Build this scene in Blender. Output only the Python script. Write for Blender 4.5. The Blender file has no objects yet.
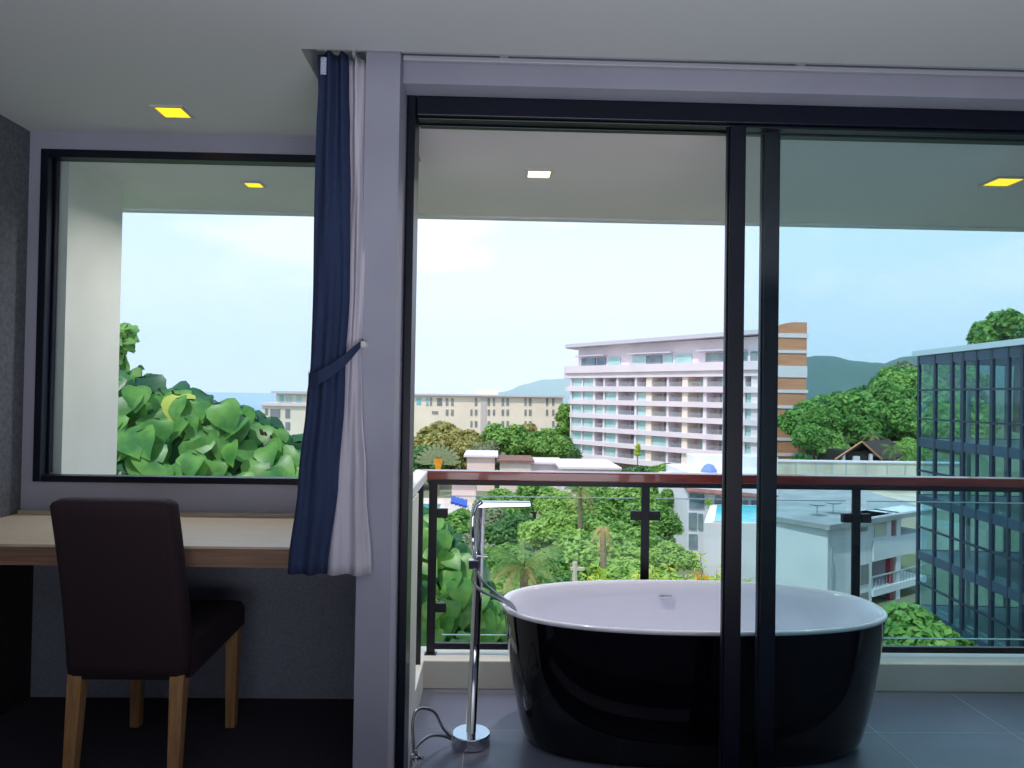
import bpy, bmesh, math, random
from mathutils import Vector, Matrix, Euler, noise
R = math.radians
sc = bpy.context.scene
C = sc.collection
random.seed(11)

# ------------------------------------------------------------------ camera
F = 740.0; W, H = 1024, 768
CAMZ = 1.30
cd = bpy.data.cameras.new('camera'); cam = bpy.data.objects.new('camera', cd); C.objects.link(cam)
cd.sensor_width = 36.0; cd.lens = 36.0*F/W; cd.clip_start = 0.05; cd.clip_end = 40000
CROT = Matrix.Rotation(-0.024, 3, 'Z') @ Matrix.Rotation(math.pi/2+0.0155, 3, 'X') @ Matrix.Rotation(0.016, 3, 'Z')
cam.matrix_world = Matrix.Translation((0, 0, CAMZ)) @ CROT.to_4x4()
sc.camera = cam

def ray(x, y):
    return CROT @ Vector(((x-W/2)/F, -(y-H/2)/F, -1.0))
def P(x, y, D):
    r = ray(x, y); k = D/r.y
    return Vector((r.x*k, D, CAMZ+r.z*k))
def PX(x, y, D): return P(x, y, D).x
def PZ(x, y, D): return P(x, y, D).z

# ------------------------------------------------------------------ view, world, sun
sc.view_settings.view_transform = 'Standard'; sc.view_settings.look = 'None'
sc.view_settings.gamma = 1.0; sc.view_settings.use_curve_mapping = False
sc.view_settings.exposure = 0.45
sc.cycles.transparent_max_bounces = 32; sc.cycles.max_bounces = 14; sc.cycles.diffuse_bounces = 6; sc.cycles.glossy_bounces = 6
sc.cycles.sample_clamp_indirect = 6
SKY = 0.98
w = bpy.data.worlds.new('sky'); sc.world = w; w.use_nodes = True
nt = w.node_tree; nt.nodes.clear()
def N(t, **kw):
    n = nt.nodes.new(t)
    for k, v in kw.items(): setattr(n, k, v)
    return n
tc = N('ShaderNodeTexCoord'); sep = N('ShaderNodeSeparateXYZ'); nt.links.new(tc.outputs['Generated'], sep.inputs[0])
ramp = N('ShaderNodeValToRGB'); nt.links.new(sep.outputs['Z'], ramp.inputs[0])
cr = ramp.color_ramp
cr.elements[0].position = 0.0; cr.elements[0].color = (1.0, 0.98, 1.0, 1)
cr.elements[1].position = 1.0; cr.elements[1].color = (0.40, 0.62, 0.95, 1)
e = cr.elements.new(0.10); e.color = (0.84, 0.89, 1.0, 1)
e = cr.elements.new(0.30); e.color = (0.60, 0.77, 1.0, 1)
mp = N('ShaderNodeMapping'); nt.links.new(tc.outputs['Generated'], mp.inputs[0]); mp.inputs['Scale'].default_value = (1, 1, 2.6)
mp.inputs['Location'].default_value = (0.35, 0.1, 0.0)
nz = N('ShaderNodeTexNoise'); nt.links.new(mp.outputs[0], nz.inputs[0]); nz.inputs['Scale'].default_value = 4.2; nz.inputs['Detail'].default_value = 7
r2 = N('ShaderNodeValToRGB'); nt.links.new(nz.outputs[0], r2.inputs[0])
r2.color_ramp.elements[0].position = 0.545; r2.color_ramp.elements[0].color = (0, 0, 0, 1)
r2.color_ramp.elements[1].position = 0.70; r2.color_ramp.elements[1].color = (0.9, 0.9, 0.9, 1)
mx = N('ShaderNodeMix', data_type='RGBA'); nt.links.new(r2.outputs[0], mx.inputs['Factor'])
nt.links.new(ramp.outputs[0], mx.inputs['A']); mx.inputs['B'].default_value = (1.0, 0.98, 0.97, 1)
bg = N('ShaderNodeBackground'); nt.links.new(mx.outputs['Result'], bg.inputs[0]); bg.inputs[1].default_value = SKY
ow = N('ShaderNodeOutputWorld'); nt.links.new(bg.outputs[0], ow.inputs[0])
sd = bpy.data.lights.new('sun', 'SUN'); sd.energy = 2.3; sd.angle = R(1.5); sd.color = (1.0, 0.95, 0.88)
so = bpy.data.objects.new('sun', sd); C.objects.link(so)
so.rotation_euler = Vector((0.42, 0.55, -1.1)).to_track_quat('-Z', 'Y').to_euler()   # from behind the flat, high
# added area light behind the camera; fills the room beyond what daylight gives
ad = bpy.data.lights.new('fill_light', 'AREA'); ad.shape = 'RECTANGLE'; ad.size = 2.8; ad.size_y = 1.8; ad.energy = 50; ad.spread = R(145); ad.color = (0.93, 0.95, 1.0)
ao = bpy.data.objects.new('fill_light', ad); C.objects.link(ao); ao.location = (0.4, -1.0, 0.7); ao.rotation_euler = (R(90+62), 0, 0)

# ------------------------------------------------------------------ materials
MATS = {}
def lin(c): return tuple(((v/255)/12.92 if v/255 <= 0.04045 else (((v/255)+0.055)/1.055)**2.4) for v in c)
def mat(name, col, rough=0.6, metal=0.0, emit=None, es=1.0, noise_=None, nscale=10, bump=0.0, bscale=60, spec=0.5, coat=0.0, trans=0.0, stretch=None, object_=True):
    """col: sRGB 0-255; noise_: second colour mixed by procedural noise"""
    m = bpy.data.materials.new(name); m.use_nodes = True; t = m.node_tree
    b = t.nodes['Principled BSDF']
    b.inputs['Base Color'].default_value = (*lin(col), 1); b.inputs['Roughness'].default_value = rough
    b.inputs['Metallic'].default_value = metal; b.inputs['Specular IOR Level'].default_value = spec
    b.inputs['Coat Weight'].default_value = coat
    tcx = t.nodes.new('ShaderNodeTexCoord'); mpp = t.nodes.new('ShaderNodeMapping')
    t.links.new(tcx.outputs['Object'], mpp.inputs[0])
    if stretch: mpp.inputs['Scale'].default_value = stretch
    if noise_ is not None:
        n = t.nodes.new('ShaderNodeTexNoise'); n.inputs['Scale'].default_value = nscale; n.inputs['Detail'].default_value = 5
        t.links.new(mpp.outputs[0], n.inputs[0])
        r = t.nodes.new('ShaderNodeValToRGB'); r.color_ramp.elements[0].position = 0.35; r.color_ramp.elements[1].position = 0.65
        r.color_ramp.elements[0].color = (*lin(col), 1); r.color_ramp.elements[1].color = (*lin(noise_), 1)
        t.links.new(n.outputs[0], r.inputs[0]); t.links.new(r.outputs[0], b.inputs['Base Color'])
    if bump:
        n = t.nodes.new('ShaderNodeTexNoise'); n.inputs['Scale'].default_value = bscale; n.inputs['Detail'].default_value = 4
        t.links.new(mpp.outputs[0], n.inputs[0])
        bp = t.nodes.new('ShaderNodeBump'); bp.inputs['Strength'].default_value = bump; bp.inputs['Distance'].default_value = 0.01
        t.links.new(n.outputs[0], bp.inputs['Height']); t.links.new(bp.outputs[0], b.inputs['Normal'])
    if emit is not None:
        b.inputs['Emission Color'].default_value = (*lin(emit), 1); b.inputs['Emission Strength'].default_value = es
    if trans: b.inputs['Transmission Weight'].default_value = trans
    MATS[name] = m; return m

def glass(name, tint, refl=1.0, rough=0.0, haze=0.0, hcol=(200, 225, 220)):
    """architectural pane: tinted transparency with a fresnel reflection on the side the light meets"""
    m = bpy.data.materials.new(name); m.use_nodes = True; t = m.node_tree; t.nodes.clear()
    tr = t.nodes.new('ShaderNodeBsdfTransparent'); tr.inputs[0].default_value = (*tint, 1)
    gl = t.nodes.new('ShaderNodeBsdfGlossy'); gl.inputs['Roughness'].default_value = rough
    gl.inputs[0].default_value = (0.9, 1.0, 1.0, 1)
    fr = t.nodes.new('ShaderNodeFresnel'); fr.inputs['IOR'].default_value = 1.5
    ge = t.nodes.new('ShaderNodeNewGeometry')
    s = t.nodes.new('ShaderNodeMath'); s.operation = 'SUBTRACT'; s.inputs[0].default_value = refl; t.links.new(ge.outputs['Backfacing'], s.inputs[1]); s.use_clamp = True
    mu = t.nodes.new('ShaderNodeMath'); mu.operation = 'MULTIPLY'; mu.use_clamp = True
    t.links.new(fr.outputs[0], mu.inputs[0]); t.links.new(s.outputs[0], mu.inputs[1])
    mi = t.nodes.new('ShaderNodeMixShader'); t.links.new(mu.outputs[0], mi.inputs[0]); t.links.new(tr.outputs[0], mi.inputs[1]); t.links.new(gl.outputs[0], mi.inputs[2])
    last = mi
    if haze:
        df = t.nodes.new('ShaderNodeBsdfDiffuse'); df.inputs[0].default_value = (*lin(hcol), 1)
        m2 = t.nodes.new('ShaderNodeMixShader'); m2.inputs[0].default_value = haze
        t.links.new(mi.outputs[0], m2.inputs[1]); t.links.new(df.outputs[0], m2.inputs[2]); last = m2
    o = t.nodes.new('ShaderNodeOutputMaterial'); t.links.new(last.outputs[0], o.inputs[0])
    MATS[name] = m; return m

def leafmat(name, c1, c2, rough=0.5, scale=3.0, transl=0.35):
    m = bpy.data.materials.new(name); m.use_nodes = True; t = m.node_tree; t.nodes.clear()
    tcx = t.nodes.new('ShaderNodeTexCoord'); n = t.nodes.new('ShaderNodeTexNoise'); n.inputs['Scale'].default_value = scale; n.inputs['Detail'].default_value = 3
    t.links.new(tcx.outputs['Object'], n.inputs[0])
    r = t.nodes.new('ShaderNodeValToRGB'); r.color_ramp.elements[0].position = 0.38; r.color_ramp.elements[1].position = 0.62
    r.color_ramp.elements[0].color = (*lin(c1), 1); r.color_ramp.elements[1].color = (*lin(c2), 1)
    t.links.new(n.outputs[0], r.inputs[0])
    p = t.nodes.new('ShaderNodeBsdfPrincipled'); p.inputs['Roughness'].default_value = rough; p.inputs['Specular IOR Level'].default_value = 0.35
    t.links.new(r.outputs[0], p.inputs['Base Color'])
    tl = t.nodes.new('ShaderNodeBsdfTranslucent'); t.links.new(r.outputs[0], tl.inputs[0])
    mi = t.nodes.new('ShaderNodeMixShader'); mi.inputs[0].default_value = transl
    t.links.new(p.outputs[0], mi.inputs[1]); t.links.new(tl.outputs[0], mi.inputs[2])
    o = t.nodes.new('ShaderNodeOutputMaterial'); t.links.new(mi.outputs[0], o.inputs[0])
    MATS[name] = m; return m

mat('paint', (166, 167, 184), 0.75, noise_=(158, 159, 177), nscale=3, bump=0.03, bscale=200)
mat('ceiling_paint', (205, 207, 212), 0.8, bump=0.02, bscale=200)
mat('soffit_paint', (226, 216, 220), 0.7, noise_=(218, 210, 216), nscale=1.2)
mat('exterior_paint', (226, 224, 214), 0.7, noise_=(214, 212, 202), nscale=2)
mat('trim_white', (222, 222, 226), 0.5)
mat('wallpaper', (104, 108, 114), 0.9, noise_=(84, 88, 96), nscale=60, bump=0.15, bscale=300)
mat('under_wall', (158, 162, 178), 0.9, noise_=(140, 144, 160), nscale=120, bump=0.1, bscale=300)
mat('carpet', (56, 50, 62), 0.95, noise_=(40, 36, 48), nscale=150, bump=0.3, bscale=400)
mat('black_alu', (12, 18, 38), 0.38, spec=0.4, noise_=(9, 14, 32), nscale=4)
mat('black_steel', (18, 20, 30), 0.4, spec=0.5)
mat('oak_top', (216, 200, 178), 0.42, noise_=(202, 184, 160), nscale=6, stretch=(1, 14, 14), spec=0.7)
mat('oak_edge', (150, 118, 98), 0.5, noise_=(124, 94, 78), nscale=5, stretch=(1, 20, 20))
mat('dark_panel', (52, 46, 44), 0.6, noise_=(38, 34, 34), nscale=8, stretch=(10, 10, 1))
mat('chair_fabric', (52, 34, 42), 0.85, noise_=(40, 26, 34), nscale=200, bump=0.2, bscale=500)
mat('oak_leg', (186, 142, 96), 0.5, noise_=(160, 118, 76), nscale=8, stretch=(12, 12, 1))
mat('curtain_navy', (40, 56, 92), 0.85, noise_=(32, 47, 82), nscale=40, stretch=(8, 8, 0.6), bump=0.05)
mat('curtain_white', (206, 202, 216), 0.85, noise_=(192, 188, 204), nscale=8, stretch=(8, 8, 0.4))
mat('label_white', (190, 200, 220), 0.6, noise_=(150, 160, 190), nscale=150)
mat('white_plastic', (176, 177, 188), 0.45)
mat('lamp_trim', (205, 200, 190), 0.4)
mat('lamp_amber', (255, 190, 60), 0.5, emit=(255, 186, 20), es=1.6)
mat('lamp_warm', (255, 220, 170), 0.5, emit=(255, 226, 170), es=2.2)
mat('tile', (118, 120, 138), 0.35, noise_=(104, 107, 124), nscale=2.5, spec=0.5)
mat('tub_black', (7, 9, 18), 0.05, spec=0.5)
mat('tub_white', (232, 232, 244), 0.12, spec=0.5, coat=0.3)
mat('chrome', (205, 208, 215), 0.07, metal=1.0)
mat('hose_steel', (175, 176, 182), 0.28, metal=0.9, noise_=(130, 132, 138), nscale=400)
mat('rail_wood', (134, 52, 44), 0.2, noise_=(110, 40, 36), nscale=5, stretch=(1, 12, 12), spec=0.6, coat=0.5)
glass('door_glass', (0.885, 0.958, 0.965), 1.0)
glass('window_glass', (0.92, 0.965, 0.985), 1.0)
glass('rail_glass', (0.95, 0.985, 0.975), 0.9)
glass('tower_glass', (0.80, 0.92, 0.94), 1.0, haze=0.03, hcol=(60, 120, 130))
glass('hotel_rail', (0.90, 0.94, 0.94), 1.0, haze=0.10, hcol=(220, 226, 232))
mat('rail_glass_edge', (190, 225, 225), 0.2, spec=0.6)
mat('hotel_white', (232, 219, 225), 0.6, noise_=(224, 211, 219), nscale=0.2)
mat('hotel_cream', (238, 220, 206), 0.6)
mat('hotel_roof', (200, 196, 208), 0.6)
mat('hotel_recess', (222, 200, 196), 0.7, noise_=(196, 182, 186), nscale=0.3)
mat('hotel_glass', (150, 192, 190), 0.25, noise_=(178, 208, 206), nscale=0.35, spec=0.6)
mat('hotel_dark_glass', (86, 108, 126), 0.2, noise_=(130, 150, 150), nscale=0.5, spec=0.6)
mat('terracotta', (214, 150, 116), 0.75, noise_=(196, 132, 102), nscale=0.6, stretch=(0.3, 0.3, 6))
mat('cream_wall', (238, 226, 206), 0.75, noise_=(228, 214, 196), nscale=0.15)
mat('grey_wall', (196, 188, 186), 0.75)
mat('dull_window', (120, 124, 128), 0.3, noise_=(150, 150, 150), nscale=0.4)
mat('teal_window', (110, 196, 206), 0.3, noise_=(150, 190, 190), nscale=0.4)
mat('roof_brown', (142, 102, 92), 0.85, noise_=(118, 84, 78), nscale=1.5)
mat('roof_thatch', (84, 66, 62), 0.9, noise_=(60, 48, 48), nscale=3, stretch=(1, 6, 1))
mat('fascia_orange', (206, 140, 104), 0.7)
mat('timber_dark', (48, 38, 36), 0.8)
mat('flat_roof', (170, 172, 174), 0.8, noise_=(146, 150, 152), nscale=0.5)
mat('render_white', (226, 226, 232), 0.75, noise_=(212, 214, 222), nscale=0.3)
mat('render_stain', (212, 206, 188), 0.85, noise_=(176, 170, 156), nscale=0.35, stretch=(1, 1, 0.5))
mat('red_paint', (170, 52, 66), 0.6)
mat('pipe_grey', (170, 176, 182), 0.5)
mat('pool_water', (60, 205, 226), 0.12, noise_=(110, 225, 235), nscale=0.6, spec=0.6)
mat('pool_blue', (100, 170, 176), 0.15)
mat('umbrella_blue', (110, 140, 210), 0.7)
mat('lounger_blue', (60, 96, 190), 0.7)
mat('paving', (222, 204, 194), 0.8, noise_=(206, 190, 182), nscale=0.4)
mat('pink_wall', (232, 208, 200), 0.8)
mat('tower_frame', (22, 40, 62), 0.4, spec=0.5)
mat('tower_spandrel', (38, 70, 96), 0.3, noise_=(32, 60, 84), nscale=0.8, spec=0.5)
mat('tower_floor', (120, 140, 150), 0.6)
mat('tower_core', (58, 110, 124), 0.6, noise_=(44, 90, 106), nscale=0.5)
mat('tower_roof', (206, 216, 224), 0.5)
mat('ground', (128, 128, 104), 0.95, noise_=(100, 112, 80), nscale=0.06)
mat('hillside', (56, 84, 42), 0.95, noise_=(74, 104, 52), nscale=0.05)
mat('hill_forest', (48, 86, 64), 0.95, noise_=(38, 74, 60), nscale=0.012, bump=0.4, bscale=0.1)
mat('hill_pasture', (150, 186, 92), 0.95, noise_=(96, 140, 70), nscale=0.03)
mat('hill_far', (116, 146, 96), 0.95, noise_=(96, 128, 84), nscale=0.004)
mat('sea', (66, 138, 196), 0.35, noise_=(74, 146, 204), nscale=0.002, spec=0.3)
mat('bark', (104, 88, 70), 0.9, noise_=(78, 66, 54), nscale=6)
mat('palm_bark', (160, 140, 116), 0.9, noise_=(120, 104, 88), nscale=4, stretch=(1, 1, 8))
mat('post_concrete', (190, 180, 165), 0.8)
leafmat('leaf_mid', (92, 144, 66), (148, 188, 96), scale=5)
leafmat('leaf_dark', (70, 116, 66), (112, 156, 88), scale=5)
leafmat('leaf_light', (130, 172, 84), (176, 208, 110), scale=5)
leafmat('leaf_olive', (142, 148, 84), (190, 180, 112), scale=4)
leafmat('leaf_grey', (128, 144, 104), (160, 168, 130), scale=4)
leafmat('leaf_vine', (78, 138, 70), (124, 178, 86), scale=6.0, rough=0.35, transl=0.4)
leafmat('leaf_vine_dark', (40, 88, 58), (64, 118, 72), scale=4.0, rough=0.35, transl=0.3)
leafmat('leaf_yellow', (176, 200, 60), (206, 214, 96), scale=3.0)
leafmat('palm_green', (92, 136, 66), (142, 166, 92), scale=1.2)
leafmat('palm_dry', (188, 166, 110), (214, 190, 136), scale=1.2)
leafmat('palm_orange', (230, 150, 40), (240, 180, 60), scale=1.2)

# ------------------------------------------------------------------ mesh builder
class MB:
    def __init__(s): s.v = []; s.f = []; s.m = []
    def add(s, vs, fs, mi=0):
        o = len(s.v); s.v += [tuple(v) for v in vs]; s.f += [tuple(i+o for i in f) for f in fs]; s.m += [mi]*len(fs); return s
    def box(s, x0, x1, y0, y1, z0, z1, mi=0):
        x0, x1 = sorted((x0, x1)); y0, y1 = sorted((y0, y1)); z0, z1 = sorted((z0, z1))
        vs = [(x0,y0,z0),(x1,y0,z0),(x1,y1,z0),(x0,y1,z0),(x0,y0,z1),(x1,y0,z1),(x1,y1,z1),(x0,y1,z1)]
        return s.add(vs, [(0,3,2,1),(4,5,6,7),(0,1,5,4),(1,2,6,5),(2,3,7,6),(3,0,4,7)], mi)
    def prism(s, poly, z0, z1, mi=0):
        n = len(poly); a = sum(poly[i][0]*poly[(i+1)%n][1]-poly[(i+1)%n][0]*poly[i][1] for i in range(n))
        if a < 0: poly = poly[::-1]
        vs = [(p[0],p[1],z0) for p in poly]+[(p[0],p[1],z1) for p in poly]
        return s.add(vs, [tuple(range(n-1,-1,-1)), tuple(range(n,2*n))]+[(i,(i+1)%n,n+(i+1)%n,n+i) for i in range(n)], mi)
    def hull8(s, b, t, mi=0):   # bottom quad, top quad (counter-clockwise from above)
        return s.add(list(b)+list(t), [(3,2,1,0),(4,5,6,7),(0,1,5,4),(1,2,6,5),(2,3,7,6),(3,0,4,7)], mi)
    def tube(s, pts, r, n=10, mi=0, cap=True):
        pts = [Vector(p) for p in pts]; rs = r if isinstance(r, (list, tuple)) else [r]*len(pts)
        rings = []; up = Vector((0,0,1)); prev = None
        for i, p in enumerate(pts):
            d = (pts[min(i+1,len(pts)-1)]-pts[max(i-1,0)]).normalized()
            if prev is None:
                a = d.cross(up)
                if a.length < 1e-3: a = d.cross(Vector((1,0,0)))
            else: a = prev - d*prev.dot(d)
            a.normalize(); prev = a; b = d.cross(a)
            rings.append([p+(a*math.cos(2*math.pi*k/n)+b*math.sin(2*math.pi*k/n))*rs[i] for k in range(n)])
        vs = [v for rg in rings for v in rg]; fs = []
        for i in range(len(rings)-1):
            for k in range(n):
                fs.append((i*n+k, (i+1)*n+k, (i+1)*n+(k+1)%n, i*n+(k+1)%n)[::-1])
        if cap: fs += [tuple(range(n)), tuple((len(rings)-1)*n+k for k in range(n))[::-1]]
        return s.add(vs, fs, mi)
    def loft(s, rings, mi=0, cap0=False, cap1=False):
        n = len(rings[0]); vs = [v for rg in rings for v in rg]; fs = []
        for i in range(len(rings)-1):
            for k in range(n): fs.append((i*n+k, i*n+(k+1)%n, (i+1)*n+(k+1)%n, (i+1)*n+k))
        if cap0: fs.append(tuple(range(n))[::-1])
        if cap1: fs.append(tuple((len(rings)-1)*n+k for k in range(n)))
        return s.add(vs, fs, mi)
    def lathe(s, prof, c, n=24, mi=0):
        rings = [[(c[0]+r*math.cos(2*math.pi*k/n), c[1]+r*math.sin(2*math.pi*k/n), c[2]+z) for k in range(n)] for r, z in prof]
        return s.loft(rings, mi, True, True)
    def build(s, name, m, parent=None, smooth=False, bevel=0, origin=None, seg=2, subsurf=0):
        me = bpy.data.meshes.new(name)
        vs = s.v
        if origin is not None: vs = [(v[0]-origin[0], v[1]-origin[1], v[2]-origin[2]) for v in vs]
        me.from_pydata(vs, [], s.f)
        for mm in (m if isinstance(m, (list, tuple)) else [m]): me.materials.append(MATS[mm])
        me.polygons.foreach_set('material_index', s.m)
        if smooth: me.polygons.foreach_set('use_smooth', [True]*len(me.polygons))
        me.update()
        o = bpy.data.objects.new(name, me); C.objects.link(o)
        if parent is not None: o.parent = parent
        if origin is not None: o.location = origin
        if bevel:
            b = o.modifiers.new('bevel', 'BEVEL'); b.width = bevel; b.segments = seg; b.limit_method = 'ANGLE'
        if subsurf:
            b = o.modifiers.new('subsurf', 'SUBSURF'); b.levels = subsurf; b.render_levels = subsurf
        return o
def bx(*a): return MB().box(*a)
def tag(o, label=None, cat=None, group=None, kind=None):
    if label: o['label'] = label
    if cat: o['category'] = cat
    if group: o['group'] = group
    if kind: o['kind'] = kind
    return o
def thing(name, label, cat, loc=(0,0,0), group=None, rz=0):
    o = bpy.data.objects.new(name, None); C.objects.link(o); o.location = loc; o.rotation_euler = (0,0,rz)
    o.empty_display_size = 0.2
    return tag(o, label, cat, group)
def sub(parent, name, mb, m, **k):
    """part whose vertices are given in world space, under an unrotated Empty"""
    L = Vector((0, 0, 0)); q_ = parent
    while q_ is not None: L = L+q_.location; q_ = q_.parent
    mb.v = [(v[0]-L[0], v[1]-L[1], v[2]-L[2]) for v in mb.v]
    return mb.build(name, m, parent, **k)
def struct(name, mb, m, **k):
    o = mb.build(name, m, **k); o['kind'] = 'structure'; return o
def copy_tree(o, parent=None):
    c = o.copy(); C.objects.link(c)
    if parent is not None: c.parent = parent
    for ch in list(o.children): copy_tree(ch, c)
    return c

# ------------------------------------------------------------------ ROOM
XL, XR = -1.99, 3.3          # side walls
XC0, XC1 = -0.437, -0.325     # column
DW, DD, DF = 3.18, 2.50, 2.60  # window wall, door wall face, door frame face
ZC = 2.39; ZP = 2.56          # ceiling, curtain pocket
YB = -2.6                     # back of the room
struct('floor', bx(XL-.2, XR+.2, YB-.2, DD-.005, -.2, 0).box(XL-.2, XC0-.001, DD-.005, DW+.1, -.2, 0), 'carpet')
struct('wall_left', bx(XL-.15, XL, YB, DW+.12, 0, ZC+.1), 'wallpaper')
struct('wall_right', bx(XR, XR+.15, YB, DD, 0, ZC+.1), 'paint')
struct('wall_back', bx(XL-.15, XR+.15, YB-.15, YB, 0, ZC+.1), 'paint')
m = MB(); XP = -0.632
m.box(XL-.15, XR+.15, YB-.15, 2.35, ZC, ZC+.3)
m.box(XL-.15, XP, 2.35, DW+.02, ZC, ZC+.3)
m.box(XP, XC0, 2.74, DW+.02, ZC, ZC+.3)
m.box(XP, XR+.15, 2.35, 2.74, ZP, ZP+.13)
struct('ceiling', m, 'ceiling_paint')
# column between window bay and balcony door
struct('trim_1', bx(XC0, XC1, 2.42, 2.64, 0, ZP)  .box(XC0, -.36, 2.64, 3.25, -.15, ZP), 'paint')
# wall above the door
struct('wall_door', bx(XC1, XR+.15, DD, 2.60, 2.352, ZP).box(2.13, XR+.15, DD, 2.74, -.1, 2.352), 'paint')
# window wall
WX0, WX1 = PX(38.5, 300, DW), -0.53
WZ0, WZ1 = 0.905, 2.315
m = MB()
m.box(XL-.15, WX0, DW, DW+.07, .62, ZC+.1); m.box(WX1, XC0, DW, DW+.07, .62, ZC+.1)
m.box(WX0, WX1, DW, DW+.07, WZ1, ZC+.1); m.box(WX0, WX1, DW, DW+.07, .62, WZ0)
struct('wall_window', m, 'paint')
struct('wall_front', bx(XL-.15, XC0, DW, DW+.07, -.15, .62), 'under_wall')
# fixed window
win = bpy.data.objects.new('window_1', None); C.objects.link(win); win.location = (WX0, DW, WZ0); win['kind'] = 'structure'
fw = .034
m = MB()
m.box(WX0, WX0+fw, DW-.012, DW+.055, WZ0, WZ1); m.box(WX1-fw, WX1, DW-.012, DW+.055, WZ0, WZ1)
m.box(WX0+fw, WX1-fw, DW-.012, DW+.055, WZ1-fw, WZ1); m.box(WX0+fw, WX1-fw, DW-.012, DW+.055, WZ0, WZ0+fw*.8)
for a in (0.028,):
    m.box(WX0+fw, WX0+fw+.012, DW+.03, DW+.055, WZ0+fw, WZ1-fw)
sub(win, 'window_frame', m, 'black_alu', bevel=.003)
sub(win, 'window_glass', bx(WX0+fw, WX1-fw, DW+.035, DW+.043, WZ0+fw*.8, WZ1-fw), 'window_glass')
# balcony door: fixed frame and two leaves slid to the right
DX0, DX1 = -0.321, 2.13
d1 = bpy.data.objects.new('door_1', None); C.objects.link(d1); d1.location = (DX0, DF, 0); d1['kind'] = 'structure'
m = MB()
m.box(DX0, DX0+.028, DF, 2.74, -.148, 2.352); m.box(DX1-.03, DX1, DF, 2.74, -.148, 2.352)
m.box(DX0+.032, DX1-.03, DF, 2.74, 2.284, 2.352); m.box(DX0+.032, DX1-.03, DF, 2.74, -.20, -.148)
for dd in (2.62, 2.69): m.box(DX0+.032, DX1-.03, dd, dd+.006, 2.276, 2.284)
sub(d1, 'door_frame', m, 'black_alu', bevel=.003)
def leaf(name, x0, x1, y0, y1, sw):
    d = bpy.data.objects.new(name, None); C.objects.link(d); d.location = (x0, y0, 0); d['kind'] = 'structure'
    m = MB(); m.box(x0, x0+sw, y0, y1, -.14, 2.283); m.box(x1-sw, x1, y0, y1, -.14, 2.283)
    m.box(x0+sw, x1-sw, y0, y1, 2.272, 2.283); m.box(x0+sw, x1-sw, y0, y1, -.14, -.08)
    m.box(x0-.006, x0, y0+.01, y1-.01, -.14, 2.283)
    sub(d, 'stile_and_rail', m, 'black_alu', bevel=.003)
    ym = (y0+y1)/2
    sub(d, 'door_glass', bx(x0+sw, x1-sw, ym-.003, ym+.003, -.08, 2.272), 'door_glass')
leaf('door_2', PX(727.5, 384, 2.615), DX1-.035, 2.615, 2.66, .058)
leaf('door_3', PX(762.5, 384, 2.685), DX1-.035, 2.685, 2.73, .058)
# curtain track in the ceiling pocket
tr = thing('curtain_track', 'white double curtain track running along the ceiling pocket above the door', 'curtain track', (0.8, 2.43, 2.42))
for y0 in (2.395, 2.455):
    sub(tr, 'rail', bx(XC1+.004, XR-.02, y0, y0+.018, 2.412, 2.428), 'white_plastic', bevel=.003)
    sub(tr, 'rail', bx(XP+.02, XC0-.004, y0, y0+.018, 2.44, 2.456), 'white_plastic', bevel=.003)
for x in (.0, 1.0, 2.0, 3.0):
    sub(tr, 'bracket', bx(x, x+.03, 2.38, 2.49, 2.428, ZP), 'white_plastic')

# recessed lamps
def downlight(name, label, c, s, z, mm, group=None, energy=0, col=(1, .75, .35)):
    t = thing(name, label, 'ceiling light', (c[0], c[1], z), group)
    h = s/2; k = .012; m = MB()
    for a in ((-h-k, h+k, -h-k, -h), (-h-k, h+k, h, h+k), (-h-k, -h, -h, h), (h, h+k, -h, h)):
        m.box(c[0]+a[0], c[0]+a[1], c[1]+a[2], c[1]+a[3], z-.008, z)
    sub(t, 'trim_ring', m, 'lamp_trim')
    sub(t, 'lens', bx(c[0]-h, c[0]+h, c[1]-h, c[1]+h, z-.004, z), mm)
    if energy:
        l = bpy.data.lights.new('lamp_light', 'AREA'); l.shape = 'SQUARE'; l.size = s; l.energy = energy; l.color = col; l.spread = R(150)
        lo = bpy.data.objects.new('lamp_light', l); C.objects.link(lo); lo.parent = t; lo.location = (0, 0, -.012)
    return t
def onz(x, y, z):
    r = ray(x, y); k = (z-CAMZ)/r.z; return Vector((r.x*k, r.y*k, z))
ZB = 2.32
downlight('downlight', 'square amber recessed light in the room ceiling before the window', onz(173, 111, ZC), .10, ZC, 'lamp_amber')
downlight('downlight', 'square warm white recessed light in the balcony ceiling above the bathtub', onz(539, 173, ZB), .10, ZB, 'lamp_warm', energy=9, col=(1, .93, .9))
downlight('downlight', 'square amber recessed light in the balcony ceiling at the far right', onz(1003, 181, ZB), .12, ZB, 'lamp_amber', energy=6, col=(1, .85, .7))
downlight('downlight', 'small amber recessed light in the outside ceiling seen through the left window', onz(254, 184, ZB), .075, ZB, 'lamp_amber', energy=8, col=(1, .9, .85))

# ------------------------------------------------------------------ desk
dk = thing('wall_desk', 'long light oak wall desk under the window', 'desk', (-1.3, 2.83, .7))
o = sub(dk, 'desk_top', bx(XL+.002, XC0-.002, 2.542, DW-.002, .764, .772), 'oak_top')
sub(dk, 'front_edge', bx(XL+.002, XC0-.002, 2.538, 2.57, .703, .7635).box(XL+.002, XC0-.002, 2.57, DW-.002, .72, .7635), 'oak_edge')
sub(dk, 'back_ledge', bx(XL+.002, XC0-.002, DW-.022, DW-.002, .772, .785), 'oak_top')
o = sub(dk, 'side_panel', bx(XL+.002, XL+.062, 2.56, DW-.002, 0.001, .72), 'dark_panel'); o['label'] = 'dark brown side panel holding the desk up'

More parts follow.
